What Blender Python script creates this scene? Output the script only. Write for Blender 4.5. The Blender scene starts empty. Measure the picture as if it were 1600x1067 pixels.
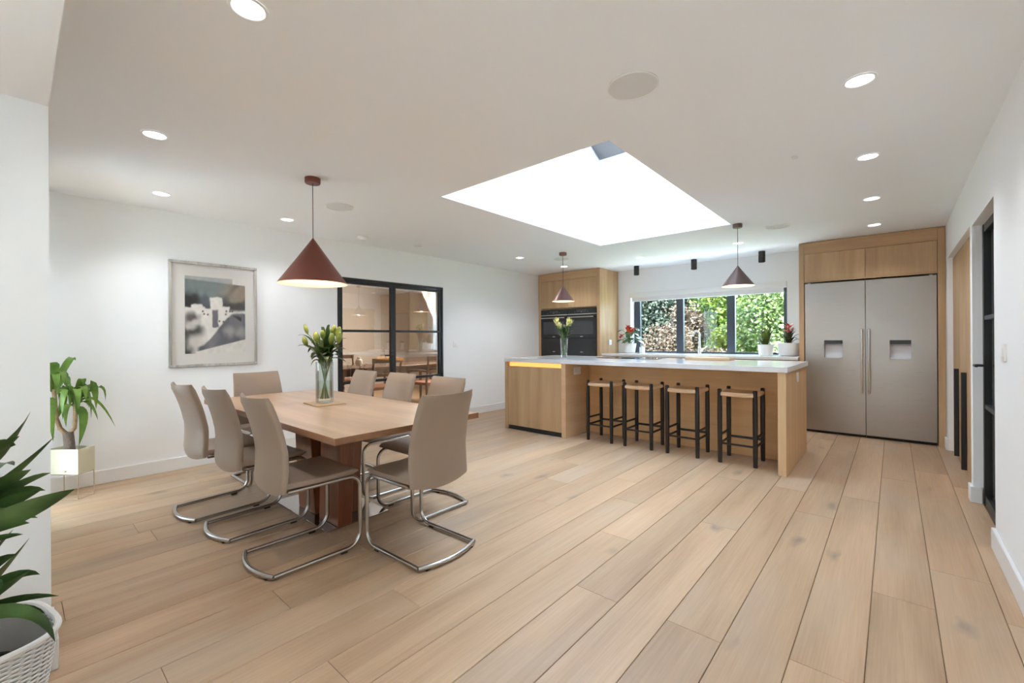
import bpy, bmesh, math, random
from mathutils import Vector, Matrix
R = math.radians
C = bpy.context.scene.collection
SC = bpy.context.scene
random.seed(7)

# ------------------------------------------------------------------ camera
H = 1.2
cam_d = bpy.data.cameras.new('camera'); cam = bpy.data.objects.new('camera', cam_d); C.objects.link(cam)
yaw, roll = R(41.141), R(-0.357)
fw = Vector((-math.sin(yaw), math.cos(yaw), 0)); rt = Vector((math.cos(yaw), math.sin(yaw), 0)); up = Vector((0, 0, 1))
r2 = rt * math.cos(roll) + up * math.sin(roll); u2 = up * math.cos(roll) - rt * math.sin(roll)
M4 = Matrix((r2, u2, -fw)).transposed().to_4x4(); M4.translation = (0, 0, H); cam.matrix_world = M4
cam_d.sensor_width = 36; cam_d.lens = 36 * 682 / 1600; cam_d.shift_y = -(533.5 - 528.89) / 1600; cam_d.clip_start = 0.02
SC.camera = cam

# ------------------------------------------------------------------ sky, sun, area lights, exposure
W = bpy.data.worlds.new('sky'); SC.world = W; W.use_nodes = True
nt = W.node_tree; nt.nodes.clear()
o = nt.nodes.new('ShaderNodeOutputWorld'); b = nt.nodes.new('ShaderNodeBackground'); tc = nt.nodes.new('ShaderNodeTexCoord')
sp = nt.nodes.new('ShaderNodeSeparateXYZ'); rp = nt.nodes.new('ShaderNodeValToRGB')
nt.links.new(tc.outputs['Generated'], sp.inputs[0]); nt.links.new(sp.outputs['Z'], rp.inputs[0])
nt.links.new(rp.outputs[0], b.inputs[0]); nt.links.new(b.outputs[0], o.inputs[0])
e = rp.color_ramp.elements          # bright overcast: a little brighter towards the zenith, the same all round
e[0].position = 0.0; e[0].color = (0.485, 0.60, 0.73, 1)
e[1].position = 1.0; e[1].color = (0.715, 0.89, 1.08, 1)
b.inputs[1].default_value = 4.0

def sun(direction, strength, color, angle):
    d = bpy.data.lights.new('sun', 'SUN'); d.energy = strength; d.color = color; d.angle = angle
    ob = bpy.data.objects.new('sun', d); C.objects.link(ob)
    ob.rotation_euler = Vector(direction).to_track_quat('Z', 'Y').to_euler()
sun((0.72, -0.262, 0.66), 22.0, (0.93, 0.97, 1.0), R(2))

def area(name, loc, target, sx, sy, power, color=(1, 1, 1)):
    d = bpy.data.lights.new(name, 'AREA'); d.shape = 'RECTANGLE'; d.size = sx; d.size_y = sy; d.energy = power; d.color = color
    ob = bpy.data.objects.new(name, d); C.objects.link(ob); ob.location = loc
    ob.rotation_euler = (Vector(loc) - Vector(target)).to_track_quat('Z', 'Y').to_euler()
def portal(name, loc, target, sx, sy):      # guides the sky's light through an opening; gives no light of its own
    area(name, loc, target, sx, sy, 1); bpy.data.lights[-1 if False else name].cycles.is_portal = True
portal('rooflight_portal', (-2.063, 3.68, 4.36), (-2.063, 3.68 - 0.46, 4.36 - 0.89), 1.75, 3.2)
portal('added_door_portal', (-2.30, -2.3, 1.08), (0, -2.3, 1.08), 2.0, 2.1)
portal('patio_window_portal', (-4.47, -0.15, 1.06), (-4.47, 1, 1.06), 0.5, 2.1)
portal('kitchen_window_portal', (-2.307, 7.42, 1.45), (-2.307, 6, 1.45), 2.36, 1.05)
area('snug_fill', (-6.6, 5.6, 1.9), (-6.9, 3.4, 0.8), 1.4, 1.0, 34, (1, 0.96, 0.90))  # lamp added inside the snug to brighten it, no source stands there
vs = SC.view_settings; vs.view_transform = 'Standard'; vs.look = 'None'; vs.gamma = 1; vs.use_curve_mapping = False
vs.exposure = 2.35
SC.cycles.use_denoising = True
SC.cycles.max_bounces = 14; SC.cycles.diffuse_bounces = 8; SC.cycles.glossy_bounces = 5; SC.cycles.transparent_max_bounces = 24
SC.cycles.sample_clamp_indirect = 6.0; SC.cycles.caustics_reflective = False; SC.cycles.caustics_refractive = False

# ------------------------------------------------------------------ materials
def lk(nt, a, b): nt.links.new(a, b)
def mat(name, color, rough=0.5, metal=0.0, spec=0.5, bump=None, emit=None, estr=1.0, coat=0.0):
    m = bpy.data.materials.new(name); m.use_nodes = True; nt = m.node_tree; p = nt.nodes['Principled BSDF']
    p.inputs['Base Color'].default_value = (*color, 1); p.inputs['Roughness'].default_value = rough
    p.inputs['Metallic'].default_value = metal; p.inputs['Specular IOR Level'].default_value = spec
    p.inputs['Coat Weight'].default_value = coat
    if emit: p.inputs['Emission Color'].default_value = (*emit, 1); p.inputs['Emission Strength'].default_value = estr
    if bump:
        t = nt.nodes.new('ShaderNodeTexCoord'); n = nt.nodes.new('ShaderNodeTexNoise'); n.inputs['Scale'].default_value = bump[0]; n.inputs['Detail'].default_value = 4
        bp = nt.nodes.new('ShaderNodeBump'); bp.inputs['Strength'].default_value = bump[1]; bp.inputs['Distance'].default_value = 0.01
        lk(nt, t.outputs['Object'], n.inputs['Vector']); lk(nt, n.outputs['Fac'], bp.inputs['Height']); lk(nt, bp.outputs[0], p.inputs['Normal'])
    return m
def mixc(nt, fac, a, b, mode='MIX'):
    n = nt.nodes.new('ShaderNodeMix'); n.data_type = 'RGBA'; n.blend_type = mode
    for k, v in ((0, fac), (6, a), (7, b)):
        if hasattr(v, 'is_linked'): lk(nt, v, n.inputs[k])
        elif isinstance(v, tuple): n.inputs[k].default_value = (*v, 1)
        else: n.inputs[k].default_value = v
    return n.outputs[2]
def mth(nt, op, a, b=0.0):
    n = nt.nodes.new('ShaderNodeMath'); n.operation = op
    for k, v in ((0, a), (1, b)):
        if hasattr(v, 'is_linked'): lk(nt, v, n.inputs[k])
        else: n.inputs[k].default_value = v
    return n.outputs[0]
def ramp(nt, fac, stops):
    n = nt.nodes.new('ShaderNodeValToRGB'); lk(nt, fac, n.inputs[0]); e = n.color_ramp.elements
    while len(e) < len(stops): e.new(0.5)
    for k, (p, c) in enumerate(stops): e[k].position = p; e[k].color = (*c, 1) if isinstance(c, tuple) else (c, c, c, 1)
    return n.outputs[0]
def wood(name, dark, light, axis='Z', scale=1.0, rough=0.45, knots=False, vary=0.12, contrast=1.0, coat=0.0, bumpy=0.15, band=9.0):
    """grain that runs along `axis` in object space; every object gets its own offset and tone"""
    m = bpy.data.materials.new(name); m.use_nodes = True; nt = m.node_tree; p = nt.nodes['Principled BSDF']
    t = nt.nodes.new('ShaderNodeTexCoord'); oi = nt.nodes.new('ShaderNodeObjectInfo')
    off = nt.nodes.new('ShaderNodeVectorMath'); off.operation = 'ADD'
    cmb = nt.nodes.new('ShaderNodeCombineXYZ')
    for k, f in enumerate((37.0, 91.0, 53.0)): lk(nt, mth(nt, 'MULTIPLY', oi.outputs['Random'], f), cmb.inputs[k])
    lk(nt, t.outputs['Object'], off.inputs[0]); lk(nt, cmb.outputs[0], off.inputs[1])
    def mapped(sx, sl):
        mp = nt.nodes.new('ShaderNodeMapping'); s = [sx * scale] * 3; s['XYZ'.index(axis)] = sl * scale
        mp.inputs['Scale'].default_value = s; lk(nt, off.outputs[0], mp.inputs['Vector']); return mp.outputs[0]
    n1 = nt.nodes.new('ShaderNodeTexNoise'); n1.inputs['Scale'].default_value = 1; n1.inputs['Detail'].default_value = 5; n1.inputs['Distortion'].default_value = 0.6
    lk(nt, mapped(band, 0.7), n1.inputs['Vector'])
    n2 = nt.nodes.new('ShaderNodeTexNoise'); n2.inputs['Scale'].default_value = 1; n2.inputs['Detail'].default_value = 3
    lk(nt, mapped(130, 3.5), n2.inputs['Vector'])
    n3 = nt.nodes.new('ShaderNodeTexNoise'); n3.inputs['Scale'].default_value = 1; n3.inputs['Detail'].default_value = 2
    lk(nt, mapped(2.2, 0.9), n3.inputs['Vector'])
    g = mth(nt, 'ADD', mth(nt, 'MULTIPLY', n1.outputs['Fac'], 0.55), mth(nt, 'ADD', mth(nt, 'MULTIPLY', n2.outputs['Fac'], 0.25), mth(nt, 'MULTIPLY', n3.outputs['Fac'], 0.2)))
    w = 0.17 / contrast
    f = ramp(nt, g, [(0.5 - w, 0.0), (0.5 + w, 1.0)])
    col = mixc(nt, f, dark, light)
    if knots:
        nd = nt.nodes.new('ShaderNodeTexNoise'); nd.inputs['Scale'].default_value = 1; lk(nt, mapped(14, 5), nd.inputs['Vector'])
        va = nt.nodes.new('ShaderNodeVectorMath'); va.operation = 'ADD'
        sc2 = nt.nodes.new('ShaderNodeVectorMath'); sc2.operation = 'SCALE'; sc2.inputs['Scale'].default_value = 0.35
        lk(nt, nd.outputs['Color'], sc2.inputs[0]); lk(nt, mapped(3.9, 1.7), va.inputs[0]); lk(nt, sc2.outputs[0], va.inputs[1])
        vo = nt.nodes.new('ShaderNodeTexVoronoi'); vo.inputs['Scale'].default_value = 1; lk(nt, va.outputs[0], vo.inputs['Vector'])
        sel = nt.nodes.new('ShaderNodeSeparateColor'); lk(nt, vo.outputs['Color'], sel.inputs[0])
        on = mth(nt, 'GREATER_THAN', sel.outputs[0], 0.45)
        k = mth(nt, 'MULTIPLY', ramp(nt, vo.outputs['Distance'], [(0.02, 1.0), (0.19, 0.0)]), on)
        k = mth(nt, 'MULTIPLY', k, mth(nt, 'ADD', 0.25, n2.outputs['Fac']))
        col = mixc(nt, mth(nt, 'MULTIPLY', k, 0.85), col, (0.16, 0.135, 0.12))
        gy = ramp(nt, n3.outputs['Fac'], [(0.5, 0.0), (0.72, 1.0)])
        col = mixc(nt, mth(nt, 'MULTIPLY', gy, 0.35), col, (0.42, 0.36, 0.30))
    v = mth(nt, 'ADD', 1.0 - vary / 2, mth(nt, 'MULTIPLY', oi.outputs['Random'], vary))
    hs = nt.nodes.new('ShaderNodeHueSaturation'); lk(nt, v, hs.inputs['Value']); lk(nt, col, hs.inputs['Color'])
    lk(nt, hs.outputs[0], p.inputs['Base Color']); p.inputs['Roughness'].default_value = rough; p.inputs['Coat Weight'].default_value = coat; p.inputs['Coat Roughness'].default_value = 0.38
    bp = nt.nodes.new('ShaderNodeBump'); bp.inputs['Strength'].default_value = bumpy; bp.inputs['Distance'].default_value = 0.002
    lk(nt, g, bp.inputs['Height']); lk(nt, bp.outputs[0], p.inputs['Normal'])
    return m
def glass(name, tint=(1, 1, 1), refl=1.0, rough=0.0, base=0.0):
    """flat pane: clear with a Fresnel mirror"""
    m = bpy.data.materials.new(name); m.use_nodes = True; nt = m.node_tree; nt.nodes.clear()
    o = nt.nodes.new('ShaderNodeOutputMaterial'); mx = nt.nodes.new('ShaderNodeMixShader')
    tr = nt.nodes.new('ShaderNodeBsdfTransparent'); tr.inputs[0].default_value = (*tint, 1)
    gl = nt.nodes.new('ShaderNodeBsdfGlossy'); gl.inputs['Roughness'].default_value = rough
    fr = nt.nodes.new('ShaderNodeFresnel'); fr.inputs[0].default_value = 1.5
    f = mth(nt, 'ADD', base, mth(nt, 'MULTIPLY', fr.outputs[0], refl))
    lk(nt, f, mx.inputs[0]); lk(nt, tr.outputs[0], mx.inputs[1]); lk(nt, gl.outputs[0], mx.inputs[2]); lk(nt, mx.outputs[0], o.inputs[0])
    return m
def steel(name, color, rough, axis='X', streak=0.12):
    m = bpy.data.materials.new(name); m.use_nodes = True; nt = m.node_tree; p = nt.nodes['Principled BSDF']
    p.inputs['Metallic'].default_value = 1; p.inputs['Base Color'].default_value = (*color, 1)
    t = nt.nodes.new('ShaderNodeTexCoord'); mp = nt.nodes.new('ShaderNodeMapping'); s = [420.0] * 3; s['XYZ'.index(axis)] = 4.0
    mp.inputs['Scale'].default_value = s; n = nt.nodes.new('ShaderNodeTexNoise'); n.inputs['Scale'].default_value = 1; n.inputs['Detail'].default_value = 3
    lk(nt, t.outputs['Object'], mp.inputs[0]); lk(nt, mp.outputs[0], n.inputs['Vector'])
    lk(nt, mth(nt, 'ADD', rough - streak / 2, mth(nt, 'MULTIPLY', n.outputs['Fac'], streak)), p.inputs['Roughness'])
    bp = nt.nodes.new('ShaderNodeBump'); bp.inputs['Strength'].default_value = 0.05; bp.inputs['Distance'].default_value = 0.001
    lk(nt, n.outputs['Fac'], bp.inputs['Height']); lk(nt, bp.outputs[0], p.inputs['Normal'])
    return m
def leafy(name, c1, c2, scale=6.0, rough=0.45, trans=0.35, mid=None):
    m = bpy.data.materials.new(name); m.use_nodes = True; nt = m.node_tree; p = nt.nodes['Principled BSDF']; out = nt.nodes['Material Output']
    t = nt.nodes.new('ShaderNodeTexCoord'); n = nt.nodes.new('ShaderNodeTexNoise'); n.inputs['Scale'].default_value = scale; n.inputs['Detail'].default_value = 4
    lk(nt, t.outputs['Object'], n.inputs['Vector'])
    st = [(0.36, c1), (0.64, c2)] if mid is None else [(0.34, c1), (0.5, mid), (0.66, c2)]
    col = ramp(nt, n.outputs['Fac'], st)
    lk(nt, col, p.inputs['Base Color']); p.inputs['Roughness'].default_value = rough
    tl = nt.nodes.new('ShaderNodeBsdfTranslucent'); lk(nt, col, tl.inputs[0])
    mx = nt.nodes.new('ShaderNodeMixShader'); mx.inputs[0].default_value = trans
    lk(nt, p.outputs[0], mx.inputs[1]); lk(nt, tl.outputs[0], mx.inputs[2]); lk(nt, mx.outputs[0], out.inputs[0])
    return m

MW = mat('white_paint', (0.87, 0.885, 0.895), 0.75, spec=0.25, bump=(60, 0.03))
MC = mat('ceiling_paint', (0.89, 0.92, 0.955), 0.85, spec=0.2, bump=(60, 0.02))
MSK = mat('skirting_gloss', (0.80, 0.80, 0.79), 0.35)
MFL = wood('oak_floor_planks', (0.39, 0.252, 0.15), (0.60, 0.413, 0.262), 'Y', 1.0, 0.42, True, 0.20, 0.95, band=7)
MSEAM = mat('floor_seam', (0.20, 0.135, 0.085), 0.9)
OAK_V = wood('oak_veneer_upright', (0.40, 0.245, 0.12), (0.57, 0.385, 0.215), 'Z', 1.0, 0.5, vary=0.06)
OAK_X = wood('oak_veneer_level_lightened', (0.66, 0.40, 0.18), (0.84, 0.55, 0.28), 'X', 1.0, 0.5, vary=0.06)  # oak lightened in colour where little bounce light reaches the island back
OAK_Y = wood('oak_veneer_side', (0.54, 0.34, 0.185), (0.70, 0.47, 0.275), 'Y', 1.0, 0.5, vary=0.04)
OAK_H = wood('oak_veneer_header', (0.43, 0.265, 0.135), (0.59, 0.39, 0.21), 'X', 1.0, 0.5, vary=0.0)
OAK_E = wood('oak_veneer_end_lightened', (0.60, 0.40, 0.22), (0.80, 0.56, 0.335), 'Z', 1.0, 0.5, vary=0.0)  # lighter copy of the same oak, makes up for weak light on the end
TBL = wood('walnut_table_top', (0.34, 0.19, 0.095), (0.58, 0.38, 0.225), 'X', 1.0, 0.42, vary=0.0, contrast=1.2, coat=1.0, bumpy=0.03)
TBLE = wood('walnut_table_leg', (0.13, 0.036, 0.012), (0.29, 0.095, 0.033), 'Z', 1.0, 0.3, vary=0.1, coat=0.2, bumpy=0.03)
TEDG = wood('walnut_edge_shaded', (0.19, 0.085, 0.036), (0.33, 0.165, 0.08), 'X', 1.0, 0.4, vary=0.0)  # same wood as the top, darkened for the weaker light on its edges
LEA = mat('taupe_leather', (0.325, 0.248, 0.19), 0.42, bump=(260, 0.06))
CHROME = steel('satin_steel_tube', (0.52, 0.50, 0.47), 0.24, 'X', 0.04)
POL = mat('polished_steel_plate', (0.42, 0.40, 0.38), 0.12, 1.0)
FRIDGE = steel('brushed_stainless', (0.43, 0.40, 0.37), 0.29, 'X', 0.08)
HANDLE = steel('handle_steel', (0.72, 0.70, 0.67), 0.25, 'Z', 0.05)
BLK = mat('black_rubber', (0.012, 0.012, 0.012), 0.6)
BLKM = mat('black_steel', (0.012, 0.012, 0.013), 0.42)
BLKW = mat('black_stained_wood', (0.016, 0.012, 0.010), 0.4)
SLATE = mat('slate_window_frame', (0.035, 0.042, 0.055), 0.45)
OVG = mat('oven_black_glass', (0.012, 0.012, 0.014), 0.06, spec=0.6)
OVW = mat('oven_window_glass', (0.05, 0.05, 0.055), 0.1, spec=0.6)
OVD = mat('oven_dark_trim', (0.03, 0.03, 0.032), 0.35, 0.6)
QTZ = mat('white_quartz', (0.72, 0.725, 0.74), 0.12, spec=0.5)
PLW = mat('white_plastic', (0.82, 0.82, 0.81), 0.35)
LAMP = mat('lamp_lens', (0.9, 0.9, 0.85), 0.4, emit=(1, 0.96, 0.86), estr=1.2)
BULB = mat('lamp_bulb', (1, 0.95, 0.85), 0.4, emit=(1, 0.83, 0.62), estr=2.5)
LED = mat('warm_led_strip', (0.9, 0.6, 0.25), 0.5, emit=(1.0, 0.40, 0.075), estr=0.24)
GRILL = mat('speaker_cloth', (0.74, 0.75, 0.76), 0.9)
SHADE = mat('brown_lamp_metal', (0.20, 0.062, 0.042), 0.42, 0.35)
SHADE2 = mat('lamp_metal_hazed', (0.25, 0.135, 0.125), 0.42, 0.35)  # same brown metal, hazy light put into its colour
SHADE3 = mat('lamp_metal_daylit', (0.15, 0.10, 0.092), 0.38, 0.45)  # same brown metal, greyed as if window daylight lay on it
SHIN = mat('lamp_inside_warm_glow', (0.80, 0.66, 0.52), 0.6)  # white lining with the bulb's warm glow put into its colour
CORD = mat('lamp_cord', (0.06, 0.045, 0.04), 0.6)
WOV = mat('paper_cord', (0.86, 0.62, 0.39), 0.75, bump=(150, 0.3))
GL_P = glass('window_glass', (0.96, 0.98, 0.97), 0.25)
GL_R = glass('rooflight_glass', (0.96, 0.97, 0.98), 0.8)
GL_D = glass('door_glass', (0.88, 0.86, 0.83), 1.3, base=0.12)
GL_V = glass('vase_glass', (0.93, 0.96, 0.945), 0.55, 0.02, base=0.03)
WATER = glass('vase_water', (0.93, 0.96, 0.92), 0.5, 0.0, base=0.0)
MIRR = mat('dispenser_recess', (0.72, 0.73, 0.76), 0.35)
DISP = mat('dispenser_panel', (0.03, 0.03, 0.035), 0.25)
SOIL = mat('dark_soil', (0.03, 0.022, 0.016), 0.95, bump=(80, 0.8))
LEAFD = leafy('dark_glossy_leaf', (0.022, 0.055, 0.014), (0.085, 0.16, 0.045), 7, 0.3, 0.15)
LEAFY_ = leafy('yucca_leaf', (0.075, 0.17, 0.025), (0.20, 0.33, 0.06), 9, 0.35, 0.3)
LEAFL = leafy('lily_leaf', (0.018, 0.05, 0.012), (0.075, 0.13, 0.03), 12, 0.4, 0.2)
BUDG = leafy('lily_bud', (0.20, 0.29, 0.045), (0.46, 0.50, 0.11), 20, 0.45, 0.2)
PETAL = leafy('lily_petal', (0.70, 0.70, 0.32), (0.86, 0.84, 0.55), 20, 0.5, 0.3)
REDF = leafy('red_petal', (0.50, 0.035, 0.02), (0.75, 0.10, 0.05), 20, 0.4, 0.2)
STEMG = mat('green_stem', (0.16, 0.24, 0.07), 0.5)
CANE = wood('cane_bark', (0.26, 0.17, 0.09), (0.50, 0.38, 0.24), 'X', 1.2, 0.8, contrast=1.6)
TRUNK = mat('grey_bark', (0.16, 0.125, 0.10), 0.9, bump=(70, 0.8))
POT = mat('white_pot', (0.78, 0.775, 0.76), 0.45)
PLANT_POT = mat('pearl_planter', (0.72, 0.71, 0.55), 0.38, 0.15, bump=(45, 0.25))
BRASS = mat('brass_wire', (0.52, 0.44, 0.32), 0.35, 0.9)
WICK = mat('white_wicker', (0.72, 0.70, 0.67), 0.7)
WICKIN = mat('grey_liner', (0.33, 0.31, 0.29), 0.9)
MATW = wood('bamboo_mat', (0.52, 0.33, 0.16), (0.66, 0.46, 0.26), 'X', 1.5, 0.5)
BOARD = wood('chopping_board_oak', (0.50, 0.34, 0.19), (0.64, 0.47, 0.29), 'X', 1.2, 0.5)
FRM = wood('silver_picture_frame', (0.30, 0.275, 0.24), (0.58, 0.555, 0.51), 'Z', 2.0, 0.45, contrast=1.4)
MOUNT = mat('picture_mount', (0.86, 0.83, 0.78), 0.8)
BLIND = mat('white_blind_fabric', (0.78, 0.78, 0.78), 0.8)
SNUGW = mat('snug_beige_paint', (0.50, 0.445, 0.39), 0.8)
DKW = wood('dark_walnut', (0.05, 0.025, 0.014), (0.12, 0.06, 0.033), 'X', 1.0, 0.35)
TERRA = mat('terracotta_leather', (0.30, 0.085, 0.035), 0.5)
CERAM = mat('cream_ceramic', (0.6, 0.55, 0.48), 0.4)
LAWN = leafy('lawn', (0.05, 0.10, 0.02), (0.12, 0.19, 0.05), 3, 0.9, 0.0)
GRAVEL = mat('pale_gravel', (0.45, 0.42, 0.38), 0.9, bump=(25, 1.0))

# ------------------------------------------------------------------ mesh helpers
class MB:
    def __init__(s): s.bm = bmesh.new()
    def box(s, x0, x1, y0, y1, z0, z1, bev=0.0, seg=2):
        t = bmesh.new() if bev else s.bm
        v = [t.verts.new((x, y, z)) for x in (x0, x1) for y in (y0, y1) for z in (z0, z1)]
        for f in ((0, 1, 3, 2), (4, 6, 7, 5), (0, 4, 5, 1), (2, 3, 7, 6), (0, 2, 6, 4), (1, 5, 7, 3)): t.faces.new([v[k] for k in f])
        if bev:
            bmesh.ops.bevel(t, geom=t.edges[:], offset=bev, segments=seg, profile=0.6, affect='EDGES')
            s.merge(t)
        return s
    def merge(s, t):
        idx = {}
        for v in t.verts: idx[v] = s.bm.verts.new(v.co)
        for f in t.faces:
            try: s.bm.faces.new([idx[v] for v in f.verts])
            except ValueError: pass
        t.free()
    def quads(s, rows, closed_u=False, closed_v=False):
        """rows: list of rings of points, skinned together"""
        V = [[s.bm.verts.new(p) for p in r] for r in rows]; n = len(V); m = len(V[0])
        for i in range(n if closed_u else n - 1):
            for j in range(m if closed_v else m - 1):
                try: s.bm.faces.new((V[i][j], V[i][(j + 1) % m], V[(i + 1) % n][(j + 1) % m], V[(i + 1) % n][j]))
                except ValueError: pass
        return V
    def tube(s, pts, r, seg=10, closed=False, cap=True):
        pts = [Vector(p) for p in pts]; n = len(pts); rs = r if isinstance(r, (list, tuple)) else [r] * n
        rows = []; nrm = None
        for i, p in enumerate(pts):
            a = pts[(i - 1) % n] if (closed or i) else p; c = pts[(i + 1) % n] if (closed or i < n - 1) else p
            t = (c - a).normalized()
            if nrm is None:
                nrm = t.cross(Vector((0, 0, 1)) if abs(t.z) < 0.9 else Vector((1, 0, 0))).normalized()
            else:
                nrm = (nrm - t * nrm.dot(t)).normalized()
            bi = t.cross(nrm)
            k = 1.0
            if 0 < i < n - 1 or closed:
                cs = (p - a).normalized().dot((c - p).normalized()); k = 1 / max(0.6, math.sqrt(max(0.0, (1 + cs) / 2)))
            rows.append([p + (nrm * math.cos(2 * math.pi * j / seg) + bi * math.sin(2 * math.pi * j / seg)) * rs[i] for j in range(seg)])
        V = s.quads(rows, closed, True)
        if cap and not closed:
            for ring in (V[0], V[-1]):
                try: s.bm.faces.new(ring)
                except ValueError: pass
        return s
    def lathe(s, prof, c=(0, 0, 0), seg=32, cap0=False, cap1=False):
        c = Vector(c)
        V = s.quads([[c + Vector((r * math.cos(2 * math.pi * j / seg), r * math.sin(2 * math.pi * j / seg), z)) for j in range(seg)] for r, z in prof], False, True)
        if cap0: s.bm.faces.new(V[0])
        if cap1: s.bm.faces.new(V[-1])
        return s
    def prism(s, pts, d):
        """polygon extruded by vector d"""
        d = Vector(d); a = [s.bm.verts.new(p) for p in pts]; b = [s.bm.verts.new(Vector(p) + d) for p in pts]
        s.bm.faces.new(a); s.bm.faces.new(b)
        for i in range(len(a)): s.bm.faces.new((a[i], a[(i + 1) % len(a)], b[(i + 1) % len(a)], b[i]))
        return s
    def mesh(s, name, m, smooth=True, angle=38):
        bmesh.ops.remove_doubles(s.bm, verts=s.bm.verts[:], dist=1e-6)
        bmesh.ops.recalc_face_normals(s.bm, faces=s.bm.faces[:])
        me = bpy.data.meshes.new(name); s.bm.to_mesh(me); s.bm.free(); me.materials.append(m)
        if smooth:
            me.polygons.foreach_set('use_smooth', [True] * len(me.polygons)); me.set_sharp_from_angle(angle=R(angle))
        return me
    def build(s, name, m, parent=None, smooth=True, angle=38):
        return link(name, s.mesh(name, m, smooth, angle), parent)
def link(name, me, parent=None):
    ob = bpy.data.objects.new(name, me); C.objects.link(ob)
    if parent: ob.parent = parent
    return ob
def box(name, m, x0, x1, y0, y1, z0, z1, parent=None, bev=0.0, seg=2): return MB().box(x0, x1, y0, y1, z0, z1, bev, seg).build(name, m, parent)
def tag(o, label=None, cat=None, group=None, kind=None):
    if label: o['label'] = label
    if cat: o['category'] = cat
    if group: o['group'] = group
    if kind: o['kind'] = kind
    return o
def empty(name, loc=(0, 0, 0), rz=0.0, label=None, cat=None, group=None, kind=None):
    o = bpy.data.objects.new(name, None); C.objects.link(o); o.location = loc; o.rotation_euler = (0, 0, rz); o.empty_display_size = 0.1
    return tag(o, label, cat, group, kind)
def kids(o): return [c for c in C.objects if c.parent == o]
def copy_tree(o, parent=None):
    c = o.copy(); C.objects.link(c)
    if parent: c.parent = parent
    for ch in list(KIDS.get(o.name, [])): copy_tree(ch, c)
    return c
KIDS = {}
def index_kids():
    KIDS.clear()
    for ob in C.objects:
        if ob.parent: KIDS.setdefault(ob.parent.name, []).append(ob)
def arc(c, r, a0, a1, n, ax=(0, 1, 0), ay=(0, 0, 1)):
    c, ax, ay = Vector(c), Vector(ax), Vector(ay)
    return [c + ax * r * math.cos(a0 + (a1 - a0) * k / n) + ay * r * math.sin(a0 + (a1 - a0) * k / n) for k in range(n + 1)]
def bez(p0, p1, p2, n=8):
    p0, p1, p2 = Vector(p0), Vector(p1), Vector(p2)
    return [p0 * (1 - t) ** 2 + p1 * 2 * t * (1 - t) + p2 * t * t for t in [k / n for k in range(n + 1)]]
def leaf_rows(path, width, fold=0.25, side=None, shape=None):
    rows = []; n = len(path) - 1
    for i, p in enumerate(path):
        t = (path[min(i + 1, n)] - path[max(i - 1, 0)]).normalized(); u = i / n
        sd = Vector(side) if side is not None else t.cross(Vector((0, 0, 1)))
        sd = sd - t * sd.dot(t)
        if sd.length < 1e-3: sd = Vector((1, 0, 0))
        sd.normalize(); nm = sd.cross(t).normalized()
        w = width * 0.5 * (shape(u) if shape else max(0.05, math.sin(math.pi * min(1, 0.10 + 0.90 * u)) ** 0.75))
        if u == 1: w = width * 0.01
        rows.append([p - sd * w + nm * w * fold, p, p + sd * w + nm * w * fold])
    return rows
def leaf(name, m, parent, base, ctrl, tip, width, fold=0.25, side=None, n=8, shape=None):
    q = MB(); q.quads(leaf_rows(bez(base, ctrl, tip, n), width, fold, side, shape)); return q.build(name, m, parent, angle=80)

# ------------------------------------------------------------------ floor: slab and oak planks
XL, XR, YB, YR, CZ = -5.027, 0.43, 7.175, -3.6, 2.39
floor = box('floor', MSEAM, -5.2, 0.62, -3.75, 7.45, -0.20, -0.006); tag(floor, 'pale oak plank floor running towards the window', 'floor', kind='structure')
PW = 0.2168
joints = {0: 3.1, 1: 2.655, 2: 4.10, 4: 1.825, 8: 0.77, 10: 0.354, 3: 3.55, 5: 2.95, 6: 4.0, 7: 2.4}
def plank_mesh(L, w, seed):
    q = MB(); g, c, z0 = 0.0011, 0.0020, -0.016
    q.box(0, 1, 0, 1, 0, 1)
    bm = q.bm; bm.clear()
    x0, x1, y0, y1 = g, w - g, g * 0.6, L - g * 0.6
    lo = [bm.verts.new(p) for p in ((x0, y0, z0), (x1, y0, z0), (x1, y1, z0), (x0, y1, z0))]
    md = [bm.verts.new(p) for p in ((x0, y0, -c), (x1, y0, -c), (x1, y1, -c), (x0, y1, -c))]
    c2 = 0.0009
    hi = [bm.verts.new(p) for p in ((x0 + c, y0 + c2, 0), (x1 - c, y0 + c2, 0), (x1 - c, y1 - c2, 0), (x0 + c, y1 - c2, 0))]
    bm.faces.new(hi); bm.faces.new(lo)
    for a, b_ in ((lo, md), (md, hi)):
        for k in range(4): bm.faces.new((a[k], a[(k + 1) % 4], b_[(k + 1) % 4], b_[k]))
    return q.mesh('plank', MFL, smooth=False)
cache = {}
rng = random.Random(3)
for k in range(-2, 25):
    x0 = 0.135 - PW * k; x1 = x0 + PW
    x0c, x1c = max(x0, XL), min(x1, XR + 0.05)
    if x1c - x0c < 0.01: continue
    L = 2.2; j = joints.get(k, None)
    if j is None: j = rng.uniform(0, L)
    ys = [j + L * t for t in range(-4, 5)]
    ys = [YR] + [y for y in ys if YR + 0.15 < y < YB - 0.1] + [YB]
    for a, b_ in zip(ys, ys[1:]):
        key = (round(b_ - a, 3), round(x1c - x0c, 3))
        if key not in cache: cache[key] = plank_mesh(b_ - a, x1c - x0c, k)
        p = link('plank', cache[key], floor); p.location = (x0c, a, 0)

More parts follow.
